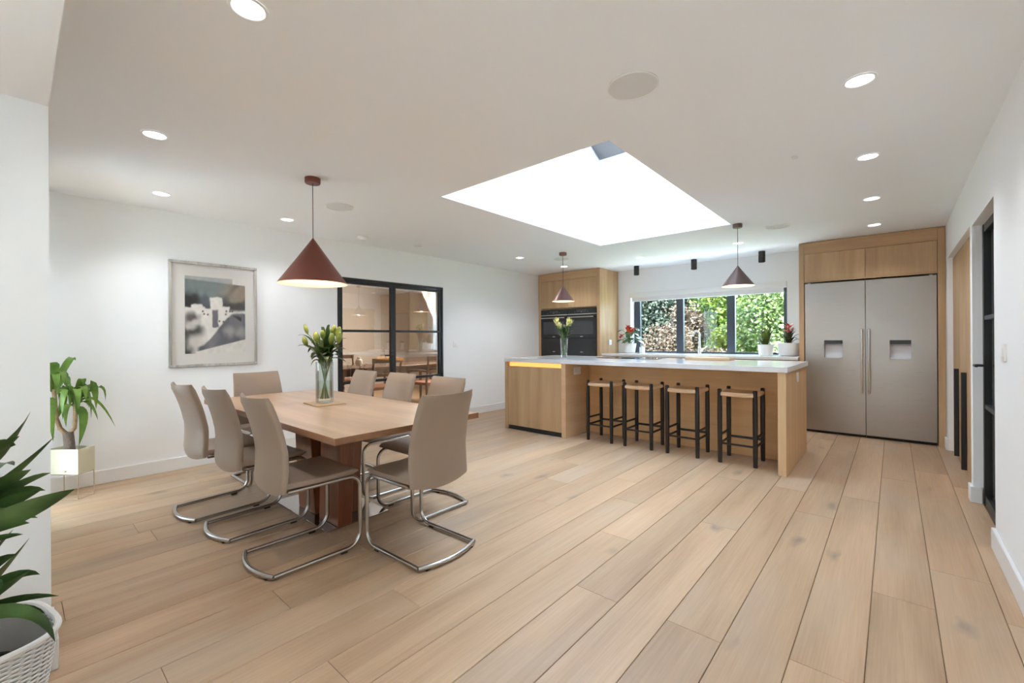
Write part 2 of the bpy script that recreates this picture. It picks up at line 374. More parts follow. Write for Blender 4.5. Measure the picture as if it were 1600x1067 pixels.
# ------------------------------------------------------------------ walls with openings
def wall(name, m, axis, a0, a1, t0, t1, z0, z1, holes=(), label=None):
    """slab along `axis` from a0 to a1, thickness t0..t1 on the other axis, holes (a, b, z0, z1)"""
    q = MB()
    def bb(a, b_, za, zb):
        if b_ - a < 1e-4 or zb - za < 1e-4: return
        if axis == 'x': q.box(a, b_, t0, t1, za, zb)
        else: q.box(t0, t1, a, b_, za, zb)
    cur = a0
    for a, b_, za, zb in sorted(holes):
        za = z0 if za <= 0 else za
        bb(cur, a, z0, z1); bb(a, b_, z0, za); bb(a, b_, zb, z1); cur = b_
    bb(cur, a1, z0, z1)
    o = q.build(name, m, smooth=False); return tag(o, label, 'wall', kind='structure')
wall('wall_left', MW, 'y', -0.2, 7.45, XL - 0.16, XL, -0.02, CZ + 0.1, [(2.57, 4.205, 0, 1.962)], 'long white wall with the picture and glazed double doors')
wall('wall_back', MW, 'x', XL, 0.9, YB, YB + 0.28, -0.02, CZ + 0.1, [(-3.49, -1.125, 0.92, 1.985)], 'white end wall around the kitchen window')
wall('wall_right', MW, 'y', -3.75, YB, XR, XR + 0.16, -0.02, CZ + 0.1, [(3.648, 4.557, 0, 1.99), (4.66, 6.45, 0, 2.012)], 'white wall with the recessed glazed door and oak cupboards')
wall('wall_rear', MW, 'x', -2.6, 0.6, -3.76, -3.6, -0.02, CZ + 0.1, [], 'white wall behind the viewer')
wall('wall_patio', MW, 'x', XL, -2.6, -0.2, -0.02, -0.02, CZ + 0.1, [(-4.72, -4.22, 0.0, 2.12)], 'white wall around the patio window')
wall('wall_pier', MW, 'y', -3.6, 0.09, -2.6, -2.326, -0.02, CZ + 0.02, [(-3.3, -1.3, 0, 2.14)], 'white wall pier at the edge beside the basket plant')
o = MB().box(-2.326, XR + 0.01, -0.42, 0.09, 2.06, CZ + 0.02).build('trim_1', MC, smooth=False); tag(o, 'white boxed beam dropping below the ceiling', 'beam', kind='structure')
# ceiling with the rooflight hole
SX0, SX1, SY0, SY1 = -2.842, -1.285, 2.368, 4.992
q = MB()
for a in ((XL - 0.16, SX0, -0.2, 7.45), (SX1, XR + 0.16, -0.2, 7.45), (SX0, SX1, -0.2, SY0), (SX0, SX1, SY1, 7.45), (-2.6, XR + 0.16, -3.76, -0.2)):
    q.box(a[0], a[1], a[2], a[3], CZ, CZ + 0.12)
tag(q.build('ceiling', MC, smooth=False), 'flat white plaster ceiling', 'ceiling', kind='structure')
# rooflight shaft under a pitched roof
zr = lambda y: 3.515 + (SY1 - y) * 0.52
T = 0.12
sh = MB()
def slope_wall(x0, x1, y0, y1):
    zb = CZ + 0.1202; lo = [(x0, y0, zb), (x1, y0, zb), (x1, y1, zb), (x0, y1, zb)]
    hi = [(x, y, zr(y)) for x, y, _ in lo]
    V = [[sh.bm.verts.new(p) for p in lo], [sh.bm.verts.new(p) for p in hi]]
    for r_ in V: sh.bm.faces.new(r_)
    for k in range(4): sh.bm.faces.new((V[0][k], V[0][(k + 1) % 4], V[1][(k + 1) % 4], V[1][k]))
slope_wall(SX0 - T, SX0, SY0 - T, SY1 + T); slope_wall(SX1, SX1 + T, SY0 - T, SY1 + T)
slope_wall(SX0, SX1, SY0 - T, SY0); slope_wall(SX0, SX1, SY1, SY1 + T)
tag(sh.build('wall_rooflight', MC, smooth=False), 'white sides of the rooflight shaft', 'wall', kind='structure')
w2 = empty('window_2', ((SX0 + SX1) / 2, SY1, 3.515), 0, 'sloping rooflight over the room', 'window', kind='structure')
def pane_quad(x0, x1, y0, y1, dz, th, name, m):
    q = MB(); P = [(x0, y0), (x1, y0), (x1, y1), (x0, y1)]
    bo = Vector(w2.location)
    a = [Vector((x, y, zr(y) + dz)) - bo for x, y in P]
    q.prism(a, (0, 0, th)); return q.build(name, m, w2, smooth=False)
pane_quad(SX0 - T, SX1 + T, SY0 - T, SY1 + T, 0.05, 0.008, 'pane', GL_R)
FG = mat('rooflight_frame_grey', (0.20, 0.205, 0.22), 0.5)
pane_quad(SX0 - T, SX0 + 0.012, SY0 - T, SY1 + T, 0.001, 0.045, 'frame_bar', FG); pane_quad(SX1 - 0.012, SX1 + T, SY0 - T, SY1 + T, 0.001, 0.045, 'frame_bar', FG)
pane_quad(SX0 + 0.012, SX1 - 0.012, SY0 - T, SY0 + 0.012, 0.001, 0.045, 'frame_bar', FG); pane_quad(SX0 + 0.012, SX1 - 0.012, SY1 - 0.012, SY1 + T, 0.001, 0.045, 'frame_bar', FG)
pane_quad(SX0 + 0.013, SX1 - 0.013, SY1 - 0.52, SY1 - 0.013, -0.035, 0.08, 'grey_patch_board', mat('patch_board_grey', (0.15, 0.14, 0.13), 0.45))  # added opaque board, makes the grey corner so the sky can stay bright
# skirting boards
def skirt(name, label, segs, h=0.115, t=0.018):
    q = MB()
    for ax, a, b_, w, s in segs:        # along axis from a to b_, wall plane w, side s
        lo, hi = (w, w + s * t) if s > 0 else (w + s * t, w)
        if ax == 'y': q.box(lo, hi, a, b_, 0.0005, h, 0.003, 1)
        else: q.box(a, b_, lo, hi, 0.0005, h, 0.003, 1)
    tag(q.build(name, MSK), label, 'skirting', kind='structure')
skirt('baseboard_left', 'white skirting along the picture wall', [('y', -0.02, 2.55, XL, 1), ('y', 4.225, 6.51, XL, 1)])
skirt('baseboard_right', 'white skirting along the right wall', [('y', -3.6, 3.648, XR, -1), ('y', 4.557, 4.66, XR, -1), ('y', 6.45, 6.615, XR, -1), ('x', XR - 0.018, XR + 0.045, 4.557, -1)])
skirt('baseboard_pier', 'white skirting around the pier', [('y', -1.3, 0.108, -2.326, 1), ('x', -2.6, -2.326, 0.09, 1)])

# ------------------------------------------------------------------ kitchen window
w1 = empty('window_1', (-2.307, YB + 0.175, 0.92), 0, 'wide slate framed window in three lights over the sink', 'window', kind='structure')
def wb(name, m, x0, x1, y0, y1, z0, z1, parent=w1, bev=0.004):
    L = w1.location; return box(name, m, x0 - L.x, x1 - L.x, y0 - L.y, y1 - L.y, z0 - L.z, z1 - L.z, parent, bev)
WY0, WY1 = YB + 0.150, YB + 0.215
wb('frame_rail', SLATE, -3.49, -1.125, WY0, WY1, 0.9205, 0.955); wb('frame_rail', SLATE, -3.49, -1.125, WY0, WY1, 1.93, 1.985)
wb('frame_stile', SLATE, -3.488, -3.38, WY0, WY1, 0.955, 1.93); wb('frame_stile', SLATE, -1.19, -1.127, WY0, WY1, 0.955, 1.93)
wb('mullion', SLATE, -2.735, -2.622, WY0 - 0.005, WY1, 0.955, 1.93); wb('mullion', SLATE, -1.952, -1.835, WY0 - 0.005, WY1, 0.955, 1.93)
for a, b_ in ((-3.38, -2.735), (-2.622, -1.952), (-1.835, -1.19)):
    wb('pane', GL_P, a - 0.005, b_ + 0.005, WY0 + 0.03, WY0 + 0.036, 0.95, 1.935, bev=0)
    wb('glazing_bead', SLATE, a, b_, WY0 + 0.012, WY0 + 0.028, 0.955, 0.967, bev=0.002)
wb('window_handle', BLKM, -1.45, -1.28, WY0 - 0.022, WY0 - 0.001, 0.955, 0.975)
tag(MB().box(-3.489, -1.126, YB - 0.01, WY0 - 0.001, 0.921, 0.939, 0.003).build('trim_2', QTZ), 'white quartz sill in the window recess', 'sill', kind='structure')
bl = empty('roller_blind', (-2.307, YB - 0.02, 1.95), 0, 'white roller blind rolled up at the head of the kitchen window', 'blind')
box('cassette', PLW, -1.179, 1.178, -0.028, 0.05, -0.052, 0.033, bl, 0.006)
box('fabric', BLIND, -1.145, 1.145, 0.008, 0.012, -0.108, -0.052, bl)
MB().tube([(-1.145, 0.01, -0.112), (1.145, 0.01, -0.112)], 0.010, 10).build('bottom_bar', PLW, bl)

# ------------------------------------------------------------------ oven tall unit
OX0, OX1, OY = XL + 0.003, -3.721, 6.516
oh = empty('oven_housing', (OX0, OY, 0), 0, 'tall oak cabinet housing the black ovens in the far corner', 'cabinet')
def ob(name, m, x0, x1, y0, y1, z0, z1, parent=oh, bev=0.0015):
    return box(name, m, x0 - OX0, x1 - OX0, y0 - OY, y1 - OY, z0, z1, parent, bev, 1)
VO0, VO1 = -4.957, -3.780
ob('side_panel', OAK_V, OX0, VO0, OY, YB - 0.005, 0.001, 2.384); ob('side_panel', OAK_V, VO1, OX1, OY, YB - 0.005, 0.001, 2.384)
ob('header', OAK_H, VO0 + 0.001, VO1 - 0.001, OY + 0.002, OY + 0.6, 2.250, 2.384)
vm = (VO0 + VO1) / 2
for a, b_ in ((VO0 + 0.002, vm - 0.001), (vm + 0.001, VO1 - 0.002)): ob('flap_door', OAK_V, a, b_, OY + 0.001, OY + 0.02, 1.745, 2.246)
ob('carcass', OAK_V, VO0 + 0.001, VO1 - 0.001, OY + 0.03, OY + 0.6, 1.725, 2.248)
ob('shelf', OAK_H, VO0 + 0.001, VO1 - 0.001, OY + 0.002, OY + 0.6, 0.60, 0.62)
for a, b_ in ((VO0 + 0.002, vm - 0.001), (vm + 0.001, VO1 - 0.002)): ob('drawer_front', OAK_V, a, b_, OY + 0.001, OY + 0.02, 0.10, 0.597)
ob('plinth', BLKM, VO0 + 0.001, VO1 - 0.001, OY + 0.05, OY + 0.07, 0.001, 0.098)
s = empty('power_socket', (OX1, 6.853, 1.123), 0, 'small white socket on the oak side of the oven cabinet', 'socket')
box('plate', PLW, 0.001, 0.012, -0.045, 0.045, -0.045, 0.045, s, 0.003); box('rocker', PLW, 0.012, 0.016, -0.012, 0.012, -0.02, 0.02, s, 0.001)
def oven(x0, x1, label):
    e_ = empty('built_in_oven', ((x0 + x1) / 2, OY, 0.622), 0, label, 'oven', 'black glass ovens side by side')
    w = (x1 - x0) / 2 - 0.002
    z = lambda v: v - 0.622
    box('casing', OVD, -w, w, 0.005, 0.5, 0.001, z(1.718), e_)
    box('control_panel', OVG, -w, w, -0.018, 0.004, z(1.628), z(1.718), e_, 0.002, 1)
    box('display', OVW, -0.10, 0.10, -0.0195, -0.0185, z(1.648), z(1.70), e_)
    for sx in (-0.13, 0.0, 0.13): box('touch_mark', HANDLE, sx - 0.008, sx + 0.008, -0.0208, -0.0198, z(1.655), z(1.659), e_)
    box('trim_strip', HANDLE, -w, w, -0.019, 0.004, z(1.612), z(1.626), e_, 0.001, 1)
    d = box('oven_door', OVG, -w, w, -0.018, 0.004, z(1.205), z(1.61), e_, 0.002, 1)
    box('door_window', OVW, -w + 0.06, w - 0.06, -0.0195, -0.0182, z(1.27), z(1.50), d)
    MB().tube([(-w + 0.03, -0.058, z(1.567)), (w - 0.03, -0.058, z(1.567))], 0.009, 10).build('handle', HANDLE, d)
    for sx in (-1, 1): MB().tube([(sx * (w - 0.05), -0.056, z(1.567)), (sx * (w - 0.05), -0.018, z(1.567))], 0.006, 8).build('handle_post', HANDLE, d)
    box('badge', HANDLE, -0.026, 0.026, -0.0195, -0.0182, z(1.224), z(1.232), d)
    d2 = box('lower_door', OVG, -w, w, -0.018, 0.004, 0.002, z(1.20), e_, 0.002, 1)
    box('badge', HANDLE, -0.026, 0.026, -0.0195, -0.0182, z(0.954), z(0.962), d2)
oven(VO0 + 0.001, vm, 'black glass oven next to the long white wall'); oven(vm, VO1 - 0.001, 'black glass oven nearer the red-flowered plant')

# ------------------------------------------------------------------ back counter, sink tap, sill pots
bc = empty('base_cabinet', (-2.3, 6.58, 0), 0, 'oak base cabinets under the window worktop behind the island', 'cabinet')
box('carcass', OAK_V, -1.415, 1.385, 0.022, 0.585, 0.10, 0.898, bc); box('plinth', BLKM, -1.415, 1.385, 0.06, 0.08, 0.001, 0.099, bc)
for k in range(4): box('door', OAK_V, -1.413 + k * 0.70, -1.413 + k * 0.70 + 0.697, 0, 0.02, 0.102, 0.86, bc, 0.0015, 1)
wt = MB().box(-3.718, -0.912, 6.55, YB - 0.002, 0.90, 0.94, 0.003).build('back_worktop', QTZ); tag(wt, 'white quartz worktop running below the kitchen window', 'worktop')
tp = empty('kitchen_tap', (-2.235, 6.92, 0.94), 0, 'arched brushed steel kitchen tap in front of the window', 'tap')
MB().lathe([(0.03, 0.0005), (0.03, 0.008), (0.024, 0.012), (0.022, 0.10), (0.017, 0.105), (0.017, 0.13)], seg=20, cap0=True).build('base', HANDLE, tp)
MB().tube([(0, 0, 0.12), (0, 0, 0.27)] + arc((-0.045, 0, 0.27), 0.045, 0, math.pi, 10, (0.8, -0.6, 0), (0, 0, 1))[1:] , 0.013, 12).build('spout', HANDLE, tp) if False else \
MB().tube([(0, 0, 0.12), (0, 0, 0.30)] + [Vector((-0.038, -0.028, 0.30)) + Vector((0.038, 0.028, 0)) * math.cos(a) + Vector((0, 0, 0.055)) * math.sin(a) for a in [math.pi * k / 10 for k in range(1, 11)]] + [(-0.076, -0.056, 0.27)], 0.013, 12).build('spout', HANDLE, tp)
MB().tube([(-0.076, -0.056, 0.272), (-0.076, -0.056, 0.19)], [0.017, 0.014], 12).build('spray_head', OVD, tp)
MB().tube([(0.02, 0, 0.075), (0.055, 0.0, 0.082), (0.09, -0.01, 0.10)], [0.010, 0.008, 0.006], 10).build('lever', HANDLE, tp)

def pot_prof(r, h, taper, wall_=0.008): return [(r * taper * 0.9, 0.0005), (r * taper, 0.006), (r, h - 0.004), (r - 0.002, h), (r - wall_, h), (r - wall_ - 0.002, h - 0.03)]
# anthurium
an = empty('potted_anthurium', (-3.41, 6.97, 0.94), 0, 'red anthurium in a white pot left of the window', 'plant')
an['label'] = 'red-flowered anthurium in a white pot beside the oven cabinet'
MB().lathe(pot_prof(0.115, 0.165, 0.78), seg=28, cap0=True).build('pot', POT, an); MB().lathe([(0.001, 0.142), (0.107, 0.138)], seg=20).build('soil', SOIL, an)
rg = random.Random(5)
for k in range(22):
    a = rg.uniform(0, 6.28); r_ = rg.uniform(0.02, 0.16); h_ = rg.uniform(0.20, 0.44)
    tip = Vector((r_ * math.cos(a), r_ * math.sin(a) * 0.7, h_)); b0 = Vector((0.02 * math.cos(a), 0.02 * math.sin(a), 0.14))
    MB().tube(bez(b0, (tip.x * 0.3, tip.y * 0.3, h_ * 0.8), tip, 5), 0.003, 5).build('stem', STEMG, an)
    d = Vector((math.cos(a), math.sin(a) - 0.5, -0.5)).normalized() * 0.12
    leaf('leaf', LEAFD, an, tip - d * 0.15, tip + d * 0.5 + Vector((0, 0, 0.02)), tip + d, 0.10, 0.15, n=5)
for dx, dz, sc_ in ((0.05, 0.42, 1.2), (-0.10, 0.30, 1.0), (0.10, 0.40, 1.2), (0.02, 0.45, 1.0)):
    tip = Vector((dx, -0.09, dz)); MB().tube(bez((0, 0, 0.14), (dx * 0.2, -0.03, dz * 0.8), tip, 5), 0.003, 5).build('stem', STEMG, an)
    for a in (0.3, 2.4, 4.5):
        d = Vector((math.cos(a), -0.5, math.sin(a) * 0.8)) * 0.07 * sc_
        leaf('petal', REDF, an, tip, tip + d * 0.5 + Vector((0, -0.01, 0.01)), tip + d, 0.085 * sc_, 0.1, n=5)
# canister
cn = empty('storage_canister', (-3.215, 7.04, 0.94), 0, 'small white lidded canister in the window corner by the red flowers', 'canister')
MB().lathe([(0.042, 0.0005), (0.045, 0.004), (0.045, 0.085), (0.04, 0.088)], seg=20, cap0=True, cap1=True).build('body', POT, cn)
MB().lathe([(0.046, 0.089), (0.046, 0.102), (0.012, 0.106), (0.012, 0.116), (0.001, 0.118)], seg=20, cap0=True).build('lid', POT, cn)
# orchid-like plant
op = empty('potted_orchid', (-1.335, 6.88, 0.94), 0, 'leafy green plant in a straight white pot on the window worktop', 'plant')
MB().lathe(pot_prof(0.098, 0.155, 0.85), seg=28, cap0=True).build('pot', POT, op); MB().lathe([(0.001, 0.135), (0.09, 0.13)], seg=20).build('soil', SOIL, op)
LEAFO = leafy('olive_leaf', (0.05, 0.08, 0.015), (0.20, 0.25, 0.05), 12, 0.4, 0.3)
for k in range(46):
    a = rg.uniform(0, 6.28); r_ = rg.uniform(0.04, 0.17); h_ = rg.uniform(0.16, 0.40)
    tip = Vector((r_ * math.cos(a), r_ * math.sin(a) * 0.8, h_))
    leaf('leaf', LEAFO, op, (tip.x * 0.2, tip.y * 0.2, 0.13), (tip.x * 0.5, tip.y * 0.5, h_ * 0.95), tip, rg.uniform(0.024, 0.042), 0.25, n=6)
for dx, h_ in ((-0.04, 0.56), (0.05, 0.44)):
    MB().tube([(dx * 0.3, 0, 0.13), (dx, 0.0, h_ * 0.6), (dx, 0.01, h_)], [0.005, 0.004, 0.002], 6).build('stem', TRUNK, op)
    for k in range(7):
        b0 = Vector((dx, 0, h_ * (0.5 + 0.07 * k))); a = k * 2.3; tip = b0 + Vector((math.cos(a) * 0.07, math.sin(a) * 0.05, 0.05))
        leaf('leaf', LEAFO, op, b0, b0 * 0.5 + tip * 0.5 + Vector((0, 0, 0.02)), tip, 0.018, 0.2, n=4)
# bromeliad
bp_ = empty('potted_bromeliad', (-1.065, 6.92, 0.94), 0, 'red-headed bromeliad in a wide white pot beside the refrigerators', 'plant')
MB().lathe([(0.095, 0.0005), (0.118, 0.012), (0.128, 0.05), (0.13, 0.17), (0.126, 0.178), (0.118, 0.178), (0.116, 0.15)], seg=32, cap0=True).build('pot', POT, bp_)
MB().lathe([(0.001, 0.158), (0.117, 0.153)], seg=20).build('soil', SOIL, bp_)
LEAFB = leafy('bromeliad_leaf', (0.035, 0.045, 0.02), (0.13, 0.13, 0.06), 14, 0.4, 0.1)
for k in range(22):
    a = k * 2.399; el = 0.35 + 0.9 * (k / 22); L = rg.uniform(0.19, 0.27)
    tip = Vector((math.cos(a) * math.cos(el) * L * 0.62, math.sin(a) * math.cos(el) * L * 0.6, 0.16 + math.sin(el) * L * (0.75 if el < 0.8 else 0.9)))
    leaf('leaf', LEAFB, bp_, (math.cos(a) * 0.015, math.sin(a) * 0.015, 0.155), (tip.x * 0.55, tip.y * 0.55, tip.z + 0.03), tip, 0.042, 0.4, n=6)
for k in range(18):
    a = k * 2.399; L = 0.05 + 0.04 * (1 - k / 18); z = 0.32 + 0.006 * k
    tip = Vector((math.cos(a) * L, math.sin(a) * L, z + 0.035)); leaf('petal', REDF, bp_, (0, 0, z), (tip.x * 0.7, tip.y * 0.7, z), tip, 0.034, 0.3, n=4)
MB().tube([(0, 0, 0.16), (0, 0, 0.42)], [0.014, 0.006], 8).build('flower_stalk', REDF, bp_)

# ------------------------------------------------------------------ fridge housing and refrigerators
FY = 6.625
FX0, FX1 = -0.906, XR - 0.003
fh = empty('fridge_housing', (FX0, FY, 0), 0, 'oak housing framing the two steel refrigerators', 'cabinet')
def fb(name, m, x0, x1, y0, y1, z0, z1, bev=0.0015): return box(name, m, x0 - FX0, x1 - FX0, y0 - FY, y1 - FY, z0, z1, fh, bev, 1)
fb('side_panel', OAK_V, FX0, -0.852, FY - 0.004, YB - 0.005, 0.001, 2.384); fb('side_panel', OAK_V, 0.366, FX1, FY - 0.004, YB - 0.005, 0.001, 2.384)
fb('header', OAK_H, -0.851, 0.365, FY - 0.002, FY + 0.3, 2.243, 2.384)
fm = -0.247
fb('flap_door', OAK_V, -0.849, fm - 0.0015, FY - 0.001, FY + 0.02, 1.902, 2.240); fb('flap_door', OAK_V, fm + 0.0015, 0.363, FY - 0.001, FY + 0.02, 1.902, 2.240)
fb('carcass', OAK_V, -0.851, 0.365, FY + 0.025, FY + 0.5, 1.90, 2.242); fb('bottom_rail', OAK_H, -0.851, 0.365, FY, FY + 0.5, 1.884, 1.899)
def fridge(x0, x1, dx0, dx1, hx, label):
    e_ = empty('refrigerator', ((x0 + x1) / 2, FY, 0), 0, label, 'refrigerator', 'tall steel refrigerators')
    c_ = (x0 + x1) / 2; w = (x1 - x0) / 2 - 0.003
    box('cabinet', OVD, -w, w, 0.05, 0.5, 0.03, 1.875, e_)
    box('plinth', BLK, -w, w, 0.03, 0.05, 0.001, 0.03, e_)
    z0, z1, zt, zb = 0.035, 1.862, 1.155, 0.936
    a, b_ = dx0 - c_, dx1 - c_
    q = MB(); q.box(-w, a, -0.012, 0.03, z0, z1); q.box(b_, w, -0.012, 0.03, z0, z1); q.box(a, b_, -0.012, 0.03, z0, zb); q.box(a, b_, -0.012, 0.03, zt, z1)
    d = q.build('door', FRIDGE, e_, smooth=False)
    q = MB(); q.box(a, b_, 0.035, 0.038, zb, zt); q.box(a - 0.003, a, -0.011, 0.038, zb, zt); q.box(b_, b_ + 0.003, -0.011, 0.038, zb, zt); q.box(a, b_, -0.011, 0.038, zb - 0.003, zb)
    q.build('dispenser_recess', MIRR, d, smooth=False)
    box('dispenser_controls', DISP, a, b_, -0.0115, 0.034, zt - 0.045, zt, d)
    box('dispenser_tray', MIRR, a + 0.002, b_ - 0.002, -0.008, 0.034, zb, zb + 0.012, d, 0.002, 1)
    MB().tube([(hx - c_, -0.058, 0.53), (hx - c_, -0.058, 1.285)], 0.0115, 14).build('handle', HANDLE, d)
    for zz in (0.56, 1.255): MB().tube([(hx - c_, -0.058, zz), (hx - c_, -0.012, zz)], 0.008, 10).build('handle_post', OVD, d)
    for sx in ((-w + 0.03, -w + 0.06) if x0 < -0.5 else (w - 0.06, w - 0.03),): box('hinge_cover', HANDLE, sx[0], sx[1], -0.016, 0.02, 1.8625, 1.874, d)
fridge(-0.845, fm, -0.645, -0.462, -0.281, 'stainless refrigerator next to the bromeliad and island end'); fridge(fm, 0.36, -0.032, 0.151, -0.213, 'stainless refrigerator next to the right wall and oak cupboards')

# ------------------------------------------------------------------ right wall: oak cupboards and glazed door
cu = empty('wall_cupboard', (0.47, 5.555, 0), 0, 'oak cupboards with long black pulls set into the right wall', 'cupboard')
for k, (a, b_) in enumerate(((4.665, 5.335), (5.34, 5.915), (5.92, 6.445))):
    d = box('door', OAK_V, 0.0, 0.022, a - 5.555, b_ - 5.555, 0.012, 2.005, cu, 0.002, 1)
    if k: box('handle', BLKM, -0.035, -0.0005, a - 5.555 + 0.012, a - 5.555 + 0.045, 0.05, 0.885, d, 0.003, 1)
box('carcass', OAK_V, 0.0225, 0.10, 4.668 - 5.555, 6.442 - 5.555, 0.005, 2.006, cu)
MW2 = mat('hall_white_paint', (0.8, 0.8, 0.79), 0.8)
dr = empty('door_2', (0.48, 4.1, 0), 0, 'black steel glazed door recessed in the right wall', 'door', kind='structure')
q = MB(); 
lf = box('stile', BLKM, 0, 0.05, 0.408, 0.455, 0.004, 1.985, dr, 0.002, 1); box('stile', BLKM, 0, 0.05, -0.45, -0.40, 0.004, 1.985, dr, 0.002, 1)
for z0, z1 in ((0.004, 0.07), (0.685, 0.715), (1.31, 1.34), (1.93, 1.985)): box('rail', BLKM, 0.004, 0.046, -0.40, 0.408, z0, z1, dr, 0.002, 1)
for z0, z1 in ((0.07, 0.685), (0.715, 1.31), (1.34, 1.93)): box('pane', GL_P, 0.02, 0.026, -0.40, 0.408, z0, z1, dr)
MB().tube([(-0.001, 0.38, 0.99), (-0.05, 0.38, 0.99), (-0.05, 0.27, 0.99)], 0.009, 8).build('handle', BLKM, dr)
hall = wall('wall_hall', MW2, 'y', 3.3, 5.0, 1.9, 2.0, -0.02, 2.5, label='white hall wall seen through the right door')
q = MB(); q.box(0.59, 1.9, 3.2, 3.3, -0.02, 2.5); q.box(0.59, 1.9, 4.66, 4.76, -0.02, 2.5); q.box(0.59, 2.0, 3.2, 4.76, 2.4, 2.5)
tag(q.build('wall_hall_side', MW2, smooth=False), 'white hall side walls beyond the right door', 'wall', kind='structure')
tag(box('floor_hall', MFL, 0.625, 1.9, 3.3, 4.66, -0.1, -0.001), 'oak floor of the hall', 'floor', kind='structure')
def switch(name, loc, rz, label, w=0.045, gang=1):
    e_ = empty(name, loc, rz, label, 'switch' if 'switch' in name else 'socket')
    box('plate', PLW, -w, w, -0.009, -0.0005, -0.045, 0.045, e_, 0.003, 2)
    for k in range(gang):
        cx = (k - (gang - 1) / 2) * 0.04; box('rocker', PLW, cx - 0.012, cx + 0.012, -0.013, -0.009, -0.022, 0.022, e_, 0.0015, 1)
switch('light_switch', (XR, 3.34, 1.112), R(-90), 'white light switch on the right wall beside the glazed door')
switch('light_switch', (XL, 4.442, 1.118), R(90), 'white light switch on the long wall right of the double doors')

# ------------------------------------------------------------------ left double doors and the snug beyond
dl = empty('door_1', (XL - 0.03, 3.39, 0), 0, 'black steel glazed double doors to the snug', 'door', kind='structure')
def db(name, m, x0, x1, y0, y1, z0, z1, parent=dl, bev=0.002): return box(name, m, x0, x1, y0 - 3.39, y1 - 3.39, z0, z1, parent, bev, 1)
db('frame_jamb', BLKM, -0.03, 0.034, 2.572, 2.60, 0.001, 1.96); db('frame_jamb', BLKM, -0.03, 0.034, 4.175, 4.203, 0.001, 1.96); db('frame_head', BLKM, -0.03, 0.034, 2.60, 4.175, 1.925, 1.96)
def leaf_door(y0, y1, hinge, name='door_leaf'):
    q = MB(); s_ = 0.036
    a, b_ = y0 - 3.39, y1 - 3.39
    q.box(-0.02, 0.022, a, a + s_, 0.008, 1.922); q.box(-0.02, 0.022, b_ - s_, b_, 0.008, 1.922)
    for z0, z1 in ((0.008, 0.075), (0.652, 0.685), (1.292, 1.322), (1.887, 1.922)): q.box(-0.018, 0.020, a + s_, b_ - s_, z0, z1)
    L = q.build(name, BLKM, dl, smooth=False)
    for z0, z1 in ((0.075, 0.652), (0.685, 1.292), (1.322, 1.887)): box('pane', GL_D, -0.002, 0.004, a + s_, b_ - s_, z0, z1, L)
    for zz in (0.30, 0.75, 1.25, 1.75):
        yy = a if hinge < 0 else b_
        MB().tube([(0.028, yy, zz - 0.045), (0.028, yy, zz + 0.045)], 0.008, 8).build('hinge', BLKM, L)
    return L
l1 = leaf_door(2.602, 3.352, -1); l2 = leaf_door(3.355, 4.173, 1)
MB().tube([(0.022, -0.06, 0.99), (0.065, -0.06, 0.99), (0.065, -0.19, 0.99)], 0.009, 8).build('handle', BLKM, l1)
box('lock_plate', BLKM, 0.0222, 0.028, -0.078, -0.042, 0.90, 1.05, l1, 0.002, 1)
# snug shell
q = MB(); q.box(-9.2, -9.1, 1.2, 6.6, -0.02, 2.5); q.box(-9.1, XL - 0.162, 1.1, 1.2, -0.02, 2.5); q.box(-9.1, XL - 0.162, 6.5, 6.6, -0.02, 2.5)
tag(q.build('wall_snug', SNUGW, smooth=False), 'beige walls of the snug beyond the double doors', 'wall', kind='structure')
tag(box('ceiling_snug', MC, -9.2, XL - 0.162, 1.1, 6.6, 2.4, 2.5), 'white ceiling of the snug', 'ceiling', kind='structure')
tag(box('floor_snug', MFL, -9.2, XL - 0.162, 1.1, 6.6, -0.15, 0.0), 'oak floor of the snug', 'floor', kind='structure')
st = empty('snug_table', (-6.75, 4.35, 0), 0, 'dark wood table seen through the double doors', 'table')
box('table_top', DKW, -0.45, 0.45, -1.1, 1.1, 0.715, 0.75, st, 0.004, 1); box('apron', DKW, -0.38, 0.38, -1.02, 1.02, 0.62, 0.715, st)
for sx in (-1, 1):
    for sy in (-1, 1): MB().tube([(sx * 0.38, sy * 1.02, 0.71), (sx * 0.39, sy * 1.03, 0.001)], [0.035, 0.022], 10).build('leg', DKW, st)
def wood_chair():
    e_ = empty('wooden_armchair', (0, 0, 0), 0, '', 'chair', 'dark wooden armchairs in the snug')
    for sx in (-1, 1):
        MB().tube([(sx * 0.25, 0.22, 0.001), (sx * 0.25, 0.21, 0.65)], [0.016, 0.02], 8).build('leg', DKW, e_)
        MB().tube([(sx * 0.23, -0.23, 0.001), (sx * 0.23, -0.20, 0.45), (sx * 0.24, -0.27, 0.90)], [0.016, 0.02, 0.015], 8).build('leg', DKW, e_)
        MB().tube(bez((sx * 0.25, 0.22, 0.655), (sx * 0.28, 0.0, 0.70), (sx * 0.235, -0.24, 0.66), 8), 0.018, 8).build('arm', DKW, e_)
    box('seat', TERRA, -0.24, 0.24, -0.20, 0.22, 0.43, 0.48, e_, 0.015, 2)
    for z_, h_ in ((0.88, 0.07), (0.66, 0.04)):
        q = MB(); rows = []
        for k in range(9):
            u = -1 + 2 * k / 8; y = -0.25 - 0.06 * (1 - u * u) - (0.02 if z_ > 0.8 else 0)
            rows.append([(u * 0.26, y - 0.012, z_ - h_ / 2), (u * 0.26, y + 0.012, z_ - h_ / 2), (u * 0.26, y + 0.012, z_ + h_ / 2), (u * 0.26, y - 0.012, z_ + h_ / 2)])
        V = q.quads(rows, False, True); q.bm.faces.new(V[0]); q.bm.faces.new(V[-1]); q.build('back_rail', DKW, e_)
    return e_
wc = wood_chair(); index_kids()
